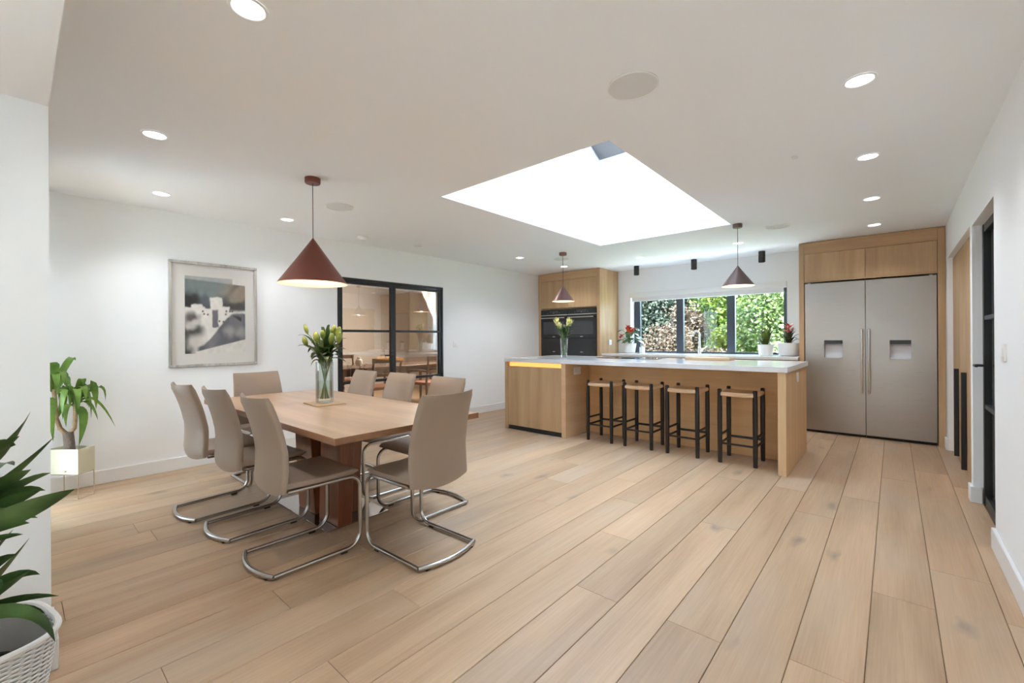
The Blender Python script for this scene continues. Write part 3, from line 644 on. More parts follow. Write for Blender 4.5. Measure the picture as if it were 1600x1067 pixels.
spots = [((-6.05, 3.75), R(90), 'dark wooden armchair behind the left glazed door, on the near side of the snug table'), ((-6.05, 4.72), R(95), 'dark wooden armchair behind the right door leaf, near side of the snug table'),
         ((-7.45, 4.0), R(-90), 'dark wooden armchair facing us across the snug table')]
for k, ((x, y), a, lb) in enumerate(spots):
    c_ = wc if k == 0 else copy_tree(wc)
    c_.location = (x, y, 0); c_.rotation_euler = (0, 0, a); c_['label'] = lb
sj = empty('ceramic_jar', (-6.8, 3.85, 0.75), 0, 'small cream jar on the snug table', 'jar'); MB().lathe([(0.04, 0.0005), (0.06, 0.04), (0.055, 0.1), (0.03, 0.125), (0.033, 0.14)], seg=20, cap0=True).build('body', CERAM, sj)
MB().lathe([(0.034, 0.141), (0.034, 0.15), (0.01, 0.155), (0.001, 0.165)], seg=16, cap0=True).build('lid', CERAM, sj)
sv = empty('glass_carafe', (-6.7, 4.25, 0.75), 0, 'clear glass carafe standing on the snug table', 'carafe'); MB().lathe([(0.05, 0.0005), (0.06, 0.03), (0.055, 0.12), (0.025, 0.2), (0.033, 0.26)], seg=20, cap0=True).build('body', GL_V, sv)
MB().lathe([(0.02, 0.262), (0.026, 0.29), (0.001, 0.31)], seg=14, cap0=True).build('stopper', GL_V, sv)

# ------------------------------------------------------------------ island
IX0, IX1, IY0, IY1 = -3.928, -0.692, 4.345, 5.50
isl = empty('kitchen_island', (-2.31, 4.9, 0), 0, 'long oak kitchen island with a knee recess for the stools', 'island')
def ib(name, m, x0, x1, y0, y1, z0, z1, bev=0.0015, parent=isl): return box(name, m, x0 + 2.31, x1 + 2.31, y0 - 4.9, y1 - 4.9, z0, z1, parent, bev, 1)
ib('gable', OAK_V, IX0, IX0 + 0.055, IY0, IY1, 0.001, 0.891); ib('gable', OAK_Y, -3.013, -2.953, IY0, 4.885, 0.001, 0.891)
ib('cupboard_front', OAK_V, IX0 + 0.057, -3.015, IY0 + 0.004, IY0 + 0.024, 0.058, 0.832)
ib('plinth', BLKM, IX0 + 0.057, -3.015, IY0 + 0.012, IY0 + 0.03, 0.004, 0.054)
ib('carcass', OAK_V, IX0 + 0.057, -3.015, IY0 + 0.06, 4.888, 0.06, 0.889)
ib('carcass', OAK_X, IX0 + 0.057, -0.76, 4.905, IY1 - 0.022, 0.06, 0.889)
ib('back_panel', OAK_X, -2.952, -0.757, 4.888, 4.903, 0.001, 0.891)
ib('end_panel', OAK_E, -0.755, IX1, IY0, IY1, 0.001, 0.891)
ib('led_strip', LED, IX0 + 0.062, -3.020, IY0 + 0.030, IY0 + 0.058, 0.836, 0.886)
for k in range(4): ib('rear_door', OAK_V, IX0 + 0.06 + k * 0.775, IX0 + 0.06 + k * 0.775 + 0.772, IY1 - 0.020, IY1 - 0.001, 0.06, 0.86)
s = ib('double_socket', PLW, -2.9525, -2.935, 4.516, 4.66, 0.752, 0.842, 0.003)
s = ib('single_socket', PLW, IX1, IX1 + 0.010, 4.86, 4.94, 0.772, 0.862, 0.003)
it = MB().box(IX0 - 0.004, IX1 + 0.014, IY0 - 0.010, IY1 + 0.004, 0.8925, 0.940, 0.002, 1).build('island_worktop', QTZ); tag(it, 'thick white quartz worktop on the oak island', 'worktop')
hb = empty('induction_hob', (-2.52, 5.22, 0.9405), 0, 'flat black induction hob let into the island worktop', 'hob')
box('glass_top', OVG, -0.40, 0.40, -0.2, 0.2, 0, 0.006, hb, 0.002, 1)
for cx, cy, r_ in ((-0.25, -0.09, 0.08), (-0.25, 0.1, 0.07), (0.25, -0.09, 0.07), (0.25, 0.1, 0.08)): MB().lathe([(r_, 0.0062), (r_ + 0.003, 0.0066), (r_ + 0.006, 0.0062)], (cx, cy, 0), 28).build('cooking_zone', OVW, hb)
box('downdraft_vent', OVD, -0.06, 0.06, -0.18, 0.18, 0.0062, 0.012, hb, 0.002, 1)
cb = empty('chopping_board', (-1.60, 5.30, 0.9405), R(2), 'oak chopping board lying on the island worktop', 'board')
MB().box(-0.24, 0.24, -0.13, 0.13, 0.0, 0.03, 0.006).build('board', BOARD, cb); MB().box(0.19, 0.22, -0.05, 0.05, 0.0302, 0.0312).build('hand_grip', BLKW, cb)

# ------------------------------------------------------------------ bar stools
bs = empty('bar_stool', (0, 0, 0), 0, '', 'stool', 'black bar stools at the island')
lx, ly = 0.152, 0.153
for sx in (-1, 1):
    for sy in (-1, 1):
        q = MB(); rows = []
        for z, r_ in ((0.001, 0.0175), (0.15, 0.019), (0.5, 0.0205), (0.70, 0.018), (0.707, 0.012)):
            rows.append([(sx * lx + r_ * math.cos(a) * (0.92 if k % 2 else 1.06), sy * ly + r_ * math.sin(a) * (0.92 if k % 2 else 1.06), z) for k, a in enumerate([2 * math.pi * (j + 0.5) / 12 for j in range(12)])])
        V = q.quads(rows, False, True); q.bm.faces.new(V[0]); q.bm.faces.new(V[-1]); q.build('leg', BLKW, bs)
def rung(p0, p1, w, h_): 
    q = MB(); p0, p1 = Vector(p0), Vector(p1); d = (p1 - p0).normalized(); s_ = d.cross(Vector((0, 0, 1)))
    rows = [[p + s_ * a * w + Vector((0, 0, c_ * h_)) for a, c_ in ((-1, -0.6), (-0.6, -1), (0.6, -1), (1, -0.6), (1, 0.6), (0.6, 1), (-0.6, 1), (-1, 0.6))] for p in (p0, p1)]
    V = q.quads(rows, False, True); q.bm.faces.new(V[0]); q.bm.faces.new(V[-1]); return q
rung((-lx, -ly, 0.187), (lx, -ly, 0.187), 0.014, 0.008).build('foot_rail', BLKW, bs); rung((-lx, ly, 0.205), (lx, ly, 0.205), 0.008, 0.011).build('rung', BLKW, bs)
for sx in (-1, 1):
    for z in (0.185, 0.265): rung((sx * lx, -ly, z), (sx * lx, ly, z), 0.008, 0.010).build('rung', BLKW, bs)
for sx in (-1, 1): MB().tube([(sx * lx, -ly, 0.66), (sx * lx, ly, 0.66)], 0.012, 8).build('seat_rail', BLKW, bs)
# woven seat: cords laid front to back, dipping between the side rails
q = MB(); n = 28
for k in range(n):
    x = -lx + 0.012 + (2 * lx - 0.024) * (k + 0.5) / n; u = x / lx
    zc = 0.672 - 0.005 * (1 - u * u); zd = 0.672 - 0.026 * (1 - u * u)
    pts = [(x, -ly - 0.014, zc - 0.026), (x, -ly - 0.017, zc - 0.010), (x, -ly - 0.006, zc + 0.004), (x, -ly * 0.55, zd + 0.003), (x, 0, zd), (x, ly * 0.55, zd + 0.003), (x, ly + 0.006, zc + 0.004), (x, ly + 0.017, zc - 0.010), (x, ly + 0.014, zc - 0.026), (x, 0, zd - 0.022), (x, -ly - 0.014, zc - 0.026)]
    q.tube(pts, 0.0058, 5, cap=False)
ws = q.build('woven_seat', WOV, bs); ws['kind'] = 'stuff'
for sx in (-1, 1):      # cord wrapped over the side rails
    q = MB()
    for k in range(24):
        y = -ly + 0.016 + (2 * ly - 0.032) * (k + 0.5) / 24
        q.tube([Vector((sx * lx, y, 0.66)) + Vector((0.0155 * math.cos(a), 0, 0.0155 * math.sin(a))) for a in [2 * math.pi * j / 10 for j in range(10)]], 0.0055, 5, closed=True)
    q.build('cord_binding', WOV, bs)['kind'] = 'stuff'
index_kids()
for k, (x, lb) in enumerate(((-2.568, 'black bar stool with woven seat farthest left, beside the oak cupboard end of the island'), (-2.100, 'black bar stool with woven seat second from the oak cupboard end'),
                       (-1.620, 'black bar stool with woven seat second from the island end panel'), (-1.108, 'black bar stool with woven seat closest to the island end panel'))):
    c_ = bs if k == 0 else copy_tree(bs)
    c_.location = (x, 4.625, 0); c_['label'] = lb; c_.rotation_euler = (0, 0, (0.0, 0.01, -0.01, 0.0)[k])

# ------------------------------------------------------------------ dining table
TZ = 0.725
dt = empty('dining_table', (-3.088, 1.49, 0), 0, 'rectangular walnut dining table on a flared four-post pedestal', 'table')
MB().box(-1.081, 1.071, -0.474, 0.478, TZ - 0.034, TZ, 0.001, 1).build('table_top', TBL, dt)
for a, b_, c_, d_ in ((-1.085, 1.075, -0.478, -0.4745), (-1.085, 1.075, 0.4785, 0.482)): box('shaded_edge', TEDG, a, b_, c_, d_, TZ - 0.034, TZ - 0.0005, dt)  # thin added strips that carry the edge's shade in their colour
for a, b_ in ((-1.085, -1.0815), (1.0715, 1.075)): box('shaded_edge', TEDG, a, b_, -0.4742, 0.4782, TZ - 0.034, TZ - 0.0005, dt)
box('under_frame', BLKM, -0.45, 0.55, -0.14, 0.17, TZ - 0.06, TZ - 0.0345, dt)
box('base_plate', POL, -0.375, 0.43, -0.214, 0.238, 0.001, 0.009, dt, 0.002, 1)
for x0, x1, sx, y0, y1, sy in ((-0.132, 0.118, -1, -0.140, -0.050, -1), (0.178, 0.438, 1, -0.140, -0.045, -1), (-0.132, 0.118, -1, 0.0, 0.16, 1), (0.178, 0.275, 1, -0.018, 0.095, 1)):
    if True:
        q = MB(); d = Vector((0.055 * sx, 0.008 * sy, 0)); zt = TZ - 0.061
        lo = [Vector(p) for p in ((x0, y0, 0.0095), (x1, y0, 0.0095), (x1, y1, 0.0095), (x0, y1, 0.0095))]
        hi = [p + d + Vector((0, 0, zt - 0.0095)) for p in lo]
        V = [[q.bm.verts.new(p) for p in r_] for r_ in (lo, hi)]
        for r_ in V: q.bm.faces.new(r_)
        for k in range(4): q.bm.faces.new((V[0][k], V[0][(k + 1) % 4], V[1][(k + 1) % 4], V[1][k]))
        bmesh.ops.bevel(q.bm, geom=q.bm.edges[:], offset=0.003, segments=1, affect='EDGES')
        q.build('post', TBLE, dt)

# ------------------------------------------------------------------ cantilever chairs
ch = empty('dining_chair', (0, 0, 0), 0, '', 'chair', 'taupe cantilever dining chairs')
RT = 0.0115; hw = 0.200
q = MB()
for sx in (-1, 1):
    x = sx * hw
    pts = [(x, -0.215, 0.017)] + [(x, 0.175, 0.017)] + arc((x, 0.175, 0.097), 0.080, -math.pi / 2, 0, 8)[1:] + arc((x, 0.185, 0.350), 0.070, 0, math.pi / 2, 8) + [(x, -0.145, 0.420)]
    # front leg leans out a touch over its height, like the photo's tube
    MB().tube(pts, RT, 10).build('side_tube', CHROME, ch, angle=60)
bow = [(u * (hw + 0.004), -0.215 - 0.045 * (1 - u * u), 0.017) for u in [-1 + 2 * k / 12 for k in range(13)]]
MB().tube(bow, RT * 1.15, 10).build('rear_cross_tube', CHROME, ch, angle=60)
for sx in (-1, 1):
    box('glide', BLK, sx * hw - 0.009, sx * hw + 0.009, 0.135, 0.175, 0.0005, 0.0065, ch, 0.002, 1); box('glide', BLK, sx * 0.15 - 0.02, sx * 0.15 + 0.02, -0.243, -0.225, 0.0005, 0.0065, ch, 0.002, 1)
MB().tube([(-hw, -0.05, 0.420), (hw, -0.05, 0.420)], 0.009, 8).build('cross_bar', CHROME, ch)
# seat: padded slab, rounded waterfall front
q = MB(); rows = []; ny = 12
for k in range(ny + 1):
    v = k / ny; y = -0.150 + 0.395 * v; top = 0.470 - 0.006 * math.sin(math.pi * v) ; th = 0.034
    if v > 0.9: top -= 0.016 * ((v - 0.9) / 0.1) ** 2
    w = 0.208 + 0.010 * math.sin(math.pi * min(1, v * 0.8)) - (0.012 * ((v - 0.85) / 0.15) ** 2 if v > 0.85 else 0)
    bot = 0.4325 + (0.008 * ((v - 0.9) / 0.1) ** 2 if v > 0.9 else 0)
    r_ = []
    for j in range(9): u = -1 + 2 * j / 8; r_.append((u * (w - 0.004), y, top - 0.006 * (1 - u * u) - 0.004 * abs(u) ** 6))
    r_ += [(w, y, top - 0.012), (w, y, bot + 0.006), (w - 0.008, y, bot), (-w + 0.008, y, bot), (-w, y, bot + 0.006), (-w, y, top - 0.012)]
    rows.append(r_)
V = q.quads(rows, False, True); q.bm.faces.new(V[0]); q.bm.faces.new(V[-1]); q.build('seat', LEA, ch, angle=50)
# backrest: shell that bows round the sitter and leans back above the waist
q = MB(); rows = []; nz = 14; nx = 10
def backp(u, v, off):
    z = 0.417 + 0.493 * v
    yc = -0.168 + 0.006 * math.sin(math.pi * min(1, v * 2)) - 0.088 * max(0, (v - 0.38) / 0.62) ** 1.5
    w = 0.207 - 0.022 * v ** 1.2 + 0.004 * math.sin(math.pi * v)
    bowd = 0.018 + 0.030 * v
    zz = z - (0.030 * (1 - u * u)) * (1 - v) ** 2 + (-0.006 * (1 - u * u) * v ** 3)
    e_ = max(0.0, abs(u) - 0.94) / 0.06
    return Vector((u * w, yc + bowd * (u * u - 0.45) + off * (1 - 0.6 * e_), zz))
for k in range(nz + 1):
    v = k / nz; tk = 0.016 * (1 - 0.75 * max(0, (v - 0.94) / 0.06)) * (1 - 0.5 * max(0, (0.04 - v) / 0.04))
    us = [-1, -0.95] + [-0.9 + 1.8 * j / (nx - 2) for j in range(nx - 1)] + [0.95, 1]
    rows.append([backp(u, v, -tk) for u in us] + [backp(u, v, tk) for u in reversed(us)])
V = q.quads(rows, False, True); q.bm.faces.new(V[0]); q.bm.faces.new(V[-1]); q.build('backrest', LEA, ch, angle=50)
index_kids()
chairs = [(-2.530, 1.066, 0, 'taupe cantilever chair on the camera side of the table, nearest its front corner'),
          (-3.165, 1.046, 2.5, 'taupe cantilever chair in the middle of the camera side of the table'),
          (-3.670, 0.990, 3.5, 'taupe cantilever chair on the camera side of the table, farthest left under the picture'),
          (-2.065, 1.562, 92, 'taupe cantilever chair at the table end, its back turned to the island'),
          (-4.150, 1.462, -90, 'taupe cantilever chair at the table end against the picture wall'),
          (-2.540, 1.948, 180, 'taupe cantilever chair on the glazed-door side of the table, nearest the island'),
          (-3.150, 1.955, 180, 'taupe cantilever chair in the middle of the glazed-door side of the table'),
          (-3.725, 1.950, 180, 'taupe cantilever chair on the glazed-door side of the table, just right of the tall vase')]
for k, (x, y, a, lb) in enumerate(chairs):
    c_ = ch if k == 0 else copy_tree(ch)
    c_.location = (x, y, 0); c_.rotation_euler = (0, 0, R(a)); c_['label'] = lb

# ------------------------------------------------------------------ vases of lilies
tmat = empty('table_mat', (-3.19, 1.528, TZ + 0.0005), R(-4), 'square bamboo mat under the tall vase on the dining table', 'mat')
for k in range(9): box('slat', MATW, -0.133 + k * 0.0296, -0.133 + k * 0.0296 + 0.0284, -0.107, 0.107, 0, 0.007, tmat, 0.0015, 1)
def bud(parent, tip, base, r_, m, name='bud'):
    q = MB(); base, tip = Vector(base), Vector(tip); n = 8
    q.tube([base.lerp(tip, k / n) for k in range(n + 1)], [r_ * max(0.08, math.sin(math.pi * (0.08 + 0.86 * k / n)) ** 0.8) for k in range(n + 1)], 8); return q.build(name, m, parent, angle=70)
rL = Vector((math.cos(yaw), math.sin(yaw), 0)); fL = Vector((-math.sin(yaw), math.cos(yaw), 0))
v1 = empty('flower_vase', (-3.19, 1.528, TZ + 0.008), 0, 'tall clear glass vase of green lily buds on the dining table', 'vase')
RV, HV = 0.062, 0.302
MB().lathe([(RV - 0.012, 0.001), (RV - 0.002, 0.004), (RV, 0.02), (RV, HV - 0.003), (RV - 0.003, HV), (RV - 0.006, HV - 0.003), (RV - 0.008, 0.035), (0.001, 0.028)], seg=36, cap0=True).build('glass', GL_V, v1)
MB().lathe([(0.001, 0.0285), (RV - 0.0085, 0.036), (RV - 0.0085, 0.16), (0.001, 0.16)], seg=28).build('water', WATER, v1)
def P(dx, dd, z): return rL * dx + fL * dd + Vector((0, 0, z))
rg = random.Random(11)
for k in range(9):
    a = k * 0.7; top = P(0.055 * math.cos(a) + 0.01, 0.05 * math.sin(a), 0.36 + 0.03 * (k % 3))
    MB().tube(bez(P(-0.028 * math.cos(a), -0.028 * math.sin(a), 0.03), P(0.01 * math.cos(a), 0.01 * math.sin(a), 0.2), top, 6), 0.0045, 6).build('stem', STEMG, v1)
cV = P(0.015, 0, 0.30)
for dx, dd, z, w in ((-0.20, 0.0, 0.50, 0.05), (-0.19, -0.03, 0.42, 0.06), (0.17, 0.03, 0.47, 0.045), (0.17, -0.02, 0.30, 0.05), (0.13, -0.05, 0.345, 0.07), (-0.06, -0.08, 0.32, 0.07), (-0.02, -0.07, 0.40, 0.07), (0.06, -0.07, 0.40, 0.06), (0.02, 0.06, 0.50, 0.05),
                     (-0.10, -0.03, 0.335, 0.04), (0.10, 0.05, 0.52, 0.045), (-0.03, 0.03, 0.56, 0.035), (0.05, -0.02, 0.575, 0.035), (-0.09, 0.06, 0.46, 0.05), (0.12, -0.01, 0.41, 0.055), (-0.12, 0.05, 0.44, 0.05), (0.03, -0.09, 0.34, 0.06), (0.08, 0.09, 0.42, 0.05)):
    t_ = P(dx, dd, z); b0 = P(dx * 0.12 + 0.01, dd * 0.2, 0.27 + 0.1 * rg.random())
    leaf('leaf', LEAFL, v1, b0, P(dx * 0.55, dd * 0.6, max(z, b0.z) + 0.035), t_, w, 0.22, n=8)
for k in range(26):
    a = k * 2.399; rr = rg.uniform(0.07, 0.15); z = rg.uniform(0.30, 0.47)
    leaf('leaf', LEAFL, v1, P(0.02 * math.cos(a), 0.02 * math.sin(a), z - 0.06), P(rr * 0.6 * math.cos(a) + 0.01, rr * 0.6 * math.sin(a), z + 0.05), P(rr * math.cos(a) + 0.01, rr * math.sin(a), z + rg.uniform(-0.05, 0.05)), rg.uniform(0.045, 0.07), 0.25, n=7)
for dx, dd, z, L, r_ in ((-0.145, 0, 0.51, 0.085, 0.015), (-0.145, -0.02, 0.42, 0.085, 0.019), (-0.065, 0, 0.45, 0.09, 0.022), (-0.04, -0.05, 0.445, 0.09, 0.024), (0.02, 0.02, 0.49, 0.09, 0.018), (0.075, -0.04, 0.43, 0.10, 0.022), (0.105, 0.02, 0.48, 0.10, 0.022), (0.13, -0.03, 0.44, 0.10, 0.02), (0.0, -0.03, 0.47, 0.08, 0.018), (0.055, 0.05, 0.50, 0.09, 0.02)):
    b0 = P(dx * 0.85, dd * 0.8, z); bud(v1, P(dx * 1.02, dd, z + L * 0.85), b0, r_ * 1.08, BUDG); MB().tube(bez(P(dx * 0.1, dd * 0.2, 0.30), P(dx * 0.5, dd * 0.5, z - 0.03), b0, 5), 0.003, 5).build('stem', STEMG, v1)

v2 = empty('flower_vase', (-3.43, 5.02, 0.9405), 0, 'clear glass vase of opening yellow lilies on the island worktop', 'vase')
MB().lathe([(0.040, 0.001), (0.043, 0.01), (0.046, 0.1), (0.056, 0.265), (0.054, 0.268), (0.052, 0.262), (0.041, 0.1), (0.037, 0.03), (0.001, 0.025)], seg=32, cap0=True).build('glass', GL_V, v2)
MB().lathe([(0.001, 0.0255), (0.0365, 0.031), (0.042, 0.13), (0.001, 0.13)], seg=24).build('water', WATER, v2)
for k in range(12):
    a = k * 0.52; r_ = 0.03 + 0.05 * (k % 3) / 2
    MB().tube(bez(P(-0.02 * math.cos(a), -0.02 * math.sin(a), 0.03), P(0.0, 0.0, 0.2), P(r_ * math.cos(a), r_ * math.sin(a), 0.40), 6), 0.004, 6).build('stem', STEMG, v2)
for k in range(54):
    a = k * 2.399; rr = rg.uniform(0.07, 0.19); z = rg.uniform(0.26, 0.46)
    t_ = P(rr * math.cos(a), rr * math.sin(a), z); leaf('leaf', LEAFL, v2, P(0.02 * math.cos(a), 0.02 * math.sin(a), z - 0.07), P(rr * 0.55 * math.cos(a), rr * 0.55 * math.sin(a), z + 0.02), t_, rg.uniform(0.018, 0.032), 0.2, n=6)
for dx, dd, z, r_ in ((-0.115, 0, 0.475, 0.03), (-0.09, -0.04, 0.44, 0.026), (-0.055, 0.02, 0.42, 0.022), (0.06, -0.02, 0.44, 0.026), (0.10, 0.02, 0.47, 0.030), (0.075, 0.03, 0.49, 0.028), (-0.10, 0.05, 0.50, 0.026)):
    b0 = P(dx * 0.85, dd * 0.85, z - 0.045); tp_ = P(dx * 1.05, dd, z + 0.055)
    bud(v2, tp_, b0, r_ * 0.75, BUDG)
    for k in range(5):
        a = k * 1.2566; off = P(math.cos(a) * r_ * 1.25, math.sin(a) * r_ * 1.25, 0)
        leaf('petal', PETAL, v2, b0, b0.lerp(tp_, 0.5) + off * 0.9, tp_ + off + Vector((0, 0, -0.005)), 0.026, 0.3, n=5)

# ------------------------------------------------------------------ pendant lamps
def pendant(x, y, za, zr_, r_, rc, m, label, power):
    e_ = empty('pendant_lamp', (x, y, CZ), 0, label, 'lamp', 'cone pendant lamps')
    MB().lathe([(rc, -0.0005), (rc, -0.034), (rc - 0.004, -0.040), (0.004, -0.041)], seg=28, cap0=True).build('ceiling_rose', m, e_)
    MB().tube([(0, 0, -0.041), (0, 0, za - CZ - 0.004)], 0.0028, 6).build('cord', CORD, e_)
    zt, zb = za - CZ, zr_ - CZ
    MB().lathe([(0.004, zt), (0.008, zt - 0.008), (r_ * 0.5, (zt + zb) / 2), (r_, zb), (r_ - 0.0015, zb - 0.001)], seg=48).build('shade', m, e_, angle=60)
    MB().lathe([(0.004, zt - 0.012), (r_ * 0.5 - 0.004, (zt + zb) / 2 - 0.002), (r_ - 0.003, zb), (r_ - 0.0015, zb - 0.001)], seg=48).build('shade_lining', SHIN, e_, angle=60)
    zbulb = zb + 0.40 * (zt - zb)
    MB().lathe([(0.001, zbulb + 0.03), (0.02, zbulb + 0.022), (0.03, zbulb), (0.02, zbulb - 0.022), (0.001, zbulb - 0.03)], seg=16).build('bulb', BULB, e_)
    d = bpy.data.lights.new('pendant_light', 'POINT'); d.energy = power; d.color = (1, 0.80, 0.58); d.shadow_soft_size = 0.03
    l_ = bpy.data.objects.new('pendant_light', d); C.objects.link(l_); l_.parent = e_; l_.location = (0, 0, zbulb - 0.062)
pendant(-3.218, 1.461, 1.949, 1.612, 0.239, 0.054, SHADE, 'large red-brown cone pendant over the dining table', 1.4)
pendant(-3.455, 5.041, 1.936, 1.712, 0.155, 0.052, SHADE2, 'small cone pendant over the island vase, before the ovens', 0.7)
pendant(-1.230, 5.030, 1.953, 1.738, 0.160, 0.046, SHADE3, 'small cone pendant over the island, in front of the window blind', 0.7)

# ------------------------------------------------------------------ downlights, speakers, spots
dn = empty('downlight', (0, 0, 0), 0, '', 'downlight', 'recessed ceiling downlights')
MB().lathe([(0.064, -0.0005), (0.063, -0.004), (0.055, -0.005), (0.052, -0.002)], seg=32).build('trim_ring', MC, dn)
MB().lathe([(0.0525, -0.0022), (0.035, -0.0012), (0.001, -0.0010)], seg=28).build('lens', LAMP, dn)
d = bpy.data.lights.new('downlight_beam', 'SPOT'); d.energy = 17; d.spot_size = R(125); d.spot_blend = 0.7; d.color = (0.95, 0.975, 1.0); d.shadow_soft_size = 0.05
l_ = bpy.data.objects.new('downlight_beam', d); C.objects.link(l_); l_.parent = dn; l_.location = (0, 0, -0.03)
DIM = d.copy(); DIM.energy = 4.0
index_kids()
for k, (x, y, lb) in enumerate(((-1.737, 0.562, 'lit ceiling downlight nearest the camera, cut by the top edge'), (-3.207, 0.546, 'lit ceiling downlight above the left end of the room, nearer one of two'), (-4.457, 0.798, 'lit ceiling downlight above the picture wall'),
                          (-4.509, 1.794, 'lit ceiling downlight left of the big pendant cord'), (-4.142, 4.925, 'lit ceiling downlight near the long wall, before the oven cabinet'), (-4.103, 6.022, 'lit ceiling downlight directly above the oven cabinet front'),
                          (-2.822, 6.125, 'lit ceiling downlight beyond the rooflight, left of the window'), (-0.112, 2.595, 'lit ceiling downlight largest of the right-hand row'), (-0.121, 3.731, 'lit ceiling downlight second in the row towards the refrigerators'),
                          (-0.135, 4.888, 'lit ceiling downlight third in the row towards the refrigerators'), (-0.147, 6.057, 'lit ceiling downlight right above the refrigerators'), (-1.468, 6.047, 'lit ceiling downlight behind the cord of the window pendant'))):
    c_ = dn if k == 0 else copy_tree(dn)
    c_.location = (x, y, CZ); c_['label'] = lb
    if k < 4:                                   # beams weakened here so the long wall stays less bright
        for l_ in C.objects:
            if l_.parent == c_ and l_.type == 'LIGHT': l_.data = DIM
def speaker(x, y, r_, label):
    e_ = empty('ceiling_speaker', (x, y, CZ), 0, label, 'speaker', 'round flush ceiling speakers')
    MB().lathe([(r_, -0.0005), (r_, -0.005), (r_ - 0.006, -0.006), (r_ - 0.007, -0.003)], seg=40).build('bezel', PLW, e_); MB().lathe([(r_ - 0.007, -0.0035), (0.001, -0.0045)], seg=40).build('grille', GRILL, e_)
speaker(-0.921, 1.935, 0.118, 'round white ceiling speaker closest to the camera, above the rooflight'); speaker(-3.730, 1.935, 0.118, 'round white ceiling speaker beside the big pendant cord'); speaker(-0.933, 5.427, 0.118, 'round white ceiling speaker right of the window pendant'); speaker(-3.752, 5.432, 0.118, 'round white ceiling speaker behind the small oven-side pendant')
speaker(-4.56, 3.41, 0.06, 'smallest ceiling speaker, near the long wall above the double doors')
sm = empty('smoke_alarm', (-4.617, 2.673, CZ), 0, 'round white smoke alarm on the ceiling before the double doors', 'alarm')
MB().lathe([(0.06, -0.0005), (0.06, -0.02), (0.05, -0.03)], seg=28, cap0=True, cap1=True).build('base', PLW, sm); MB().lathe([(0.042, -0.0302), (0.036, -0.042), (0.001, -0.044)], seg=24).build('cover', PLW, sm)
ds = empty('motion_sensor', (-0.485, 3.416, CZ), 0, 'tiny white sensor button on the ceiling right of the rooflight', 'sensor')
MB().lathe([(0.022, -0.0005), (0.02, -0.006), (0.001, -0.010)], seg=20).build('cover', GRILL, ds)
spx = empty('surface_spotlight', (0, 0, 0), 0, '', 'spotlight', 'black cylinder spotlights above the window')
MB().lathe([(0.042, -0.0005), (0.042, -0.150), (0.036, -0.152), (0.034, -0.14)], seg=28, cap0=True).build('barrel', BLKM, spx); MB().lathe([(0.034, -0.142), (0.001, -0.135)], seg=20).build('reflector', OVD, spx)
index_kids()
for k, (x, y, lb) in enumerate(((-3.205, 6.82, 'black cylinder ceiling spotlight nearest the oven cabinet'), (-2.290, 6.86, 'black cylinder ceiling spotlight above the middle of the window'), (-1.372, 6.86, 'black cylinder ceiling spotlight nearest the refrigerators'))):
    c_ = spx if k == 0 else copy_tree(spx)
    c_.location = (x, y, CZ); c_['label'] = lb

# ------------------------------------------------------------------ framed picture
PY0, PY1, PZ0, PZ1 = 0.943, 1.683, 0.949, 1.950
pc = empty('framed_picture', (XL, (PY0 + PY1) / 2, (PZ0 + PZ1) / 2), 0, 'framed grey watercolour landscape hanging on the long white wall', 'picture')
hw_, hh = (PY1 - PY0) / 2, (PZ1 - PZ0) / 2
t_ = 0.026
for nm, a in (('frame_rail', (-hw_, hw_, hh - t_, hh)), ('frame_rail', (-hw_, hw_, -hh, -hh + t_))): MB().box(0.001, 0.028, a[0], a[1], a[2], a[3], 0.005).build(nm, FRM, pc)
for a in ((-hw_, -hw_ + t_), (hw_ - t_, hw_)): MB().box(0.001, 0.027, a[0], a[1], -hh + t_, hh - t_, 0.005).build('frame_stile', FRM, pc)
box('mount', MOUNT, 0.002, 0.010, -hw_ + t_, hw_ - t_, -hh + t_, hh - t_, pc)
NU, NV = 96, 112
iy0, iy1, iz0, iz1 = -0.245, 0.262, -0.375, 0.365
me = bpy.data.meshes.new('print'); vs_ = [(0.0112, iy0 + (iy1 - iy0) * i / NU, iz0 + (iz1 - iz0) * j / NV) for j in range(NV + 1) for i in range(NU + 1)]
me.from_pydata(vs_, [], [(j * (NU + 1) + i, j * (NU + 1) + i + 1, (j + 1) * (NU + 1) + i + 1, (j + 1) * (NU + 1) + i) for j in range(NV) for i in range(NU)])
ca = me.color_attributes.new('paint', 'FLOAT_COLOR', 'POINT')
from mathutils import noise as NZ
def sm_(a, b_, x): t = max(0, min(1, (x - a) / (b_ - a))); return t * t * (3 - 2 * t)
def mx_(a, b_, t): return tuple(p * (1 - t) + q_ * t for p, q_ in zip(a, b_))
def blob(u, v, cu, cv, ru, rv, s_=0.35): d = math.hypot((u - cu) / ru, (v - cv) / rv); return 1 - sm_(1 - s_, 1 + s_, d)
PAPER = (0.86, 0.83, 0.77)
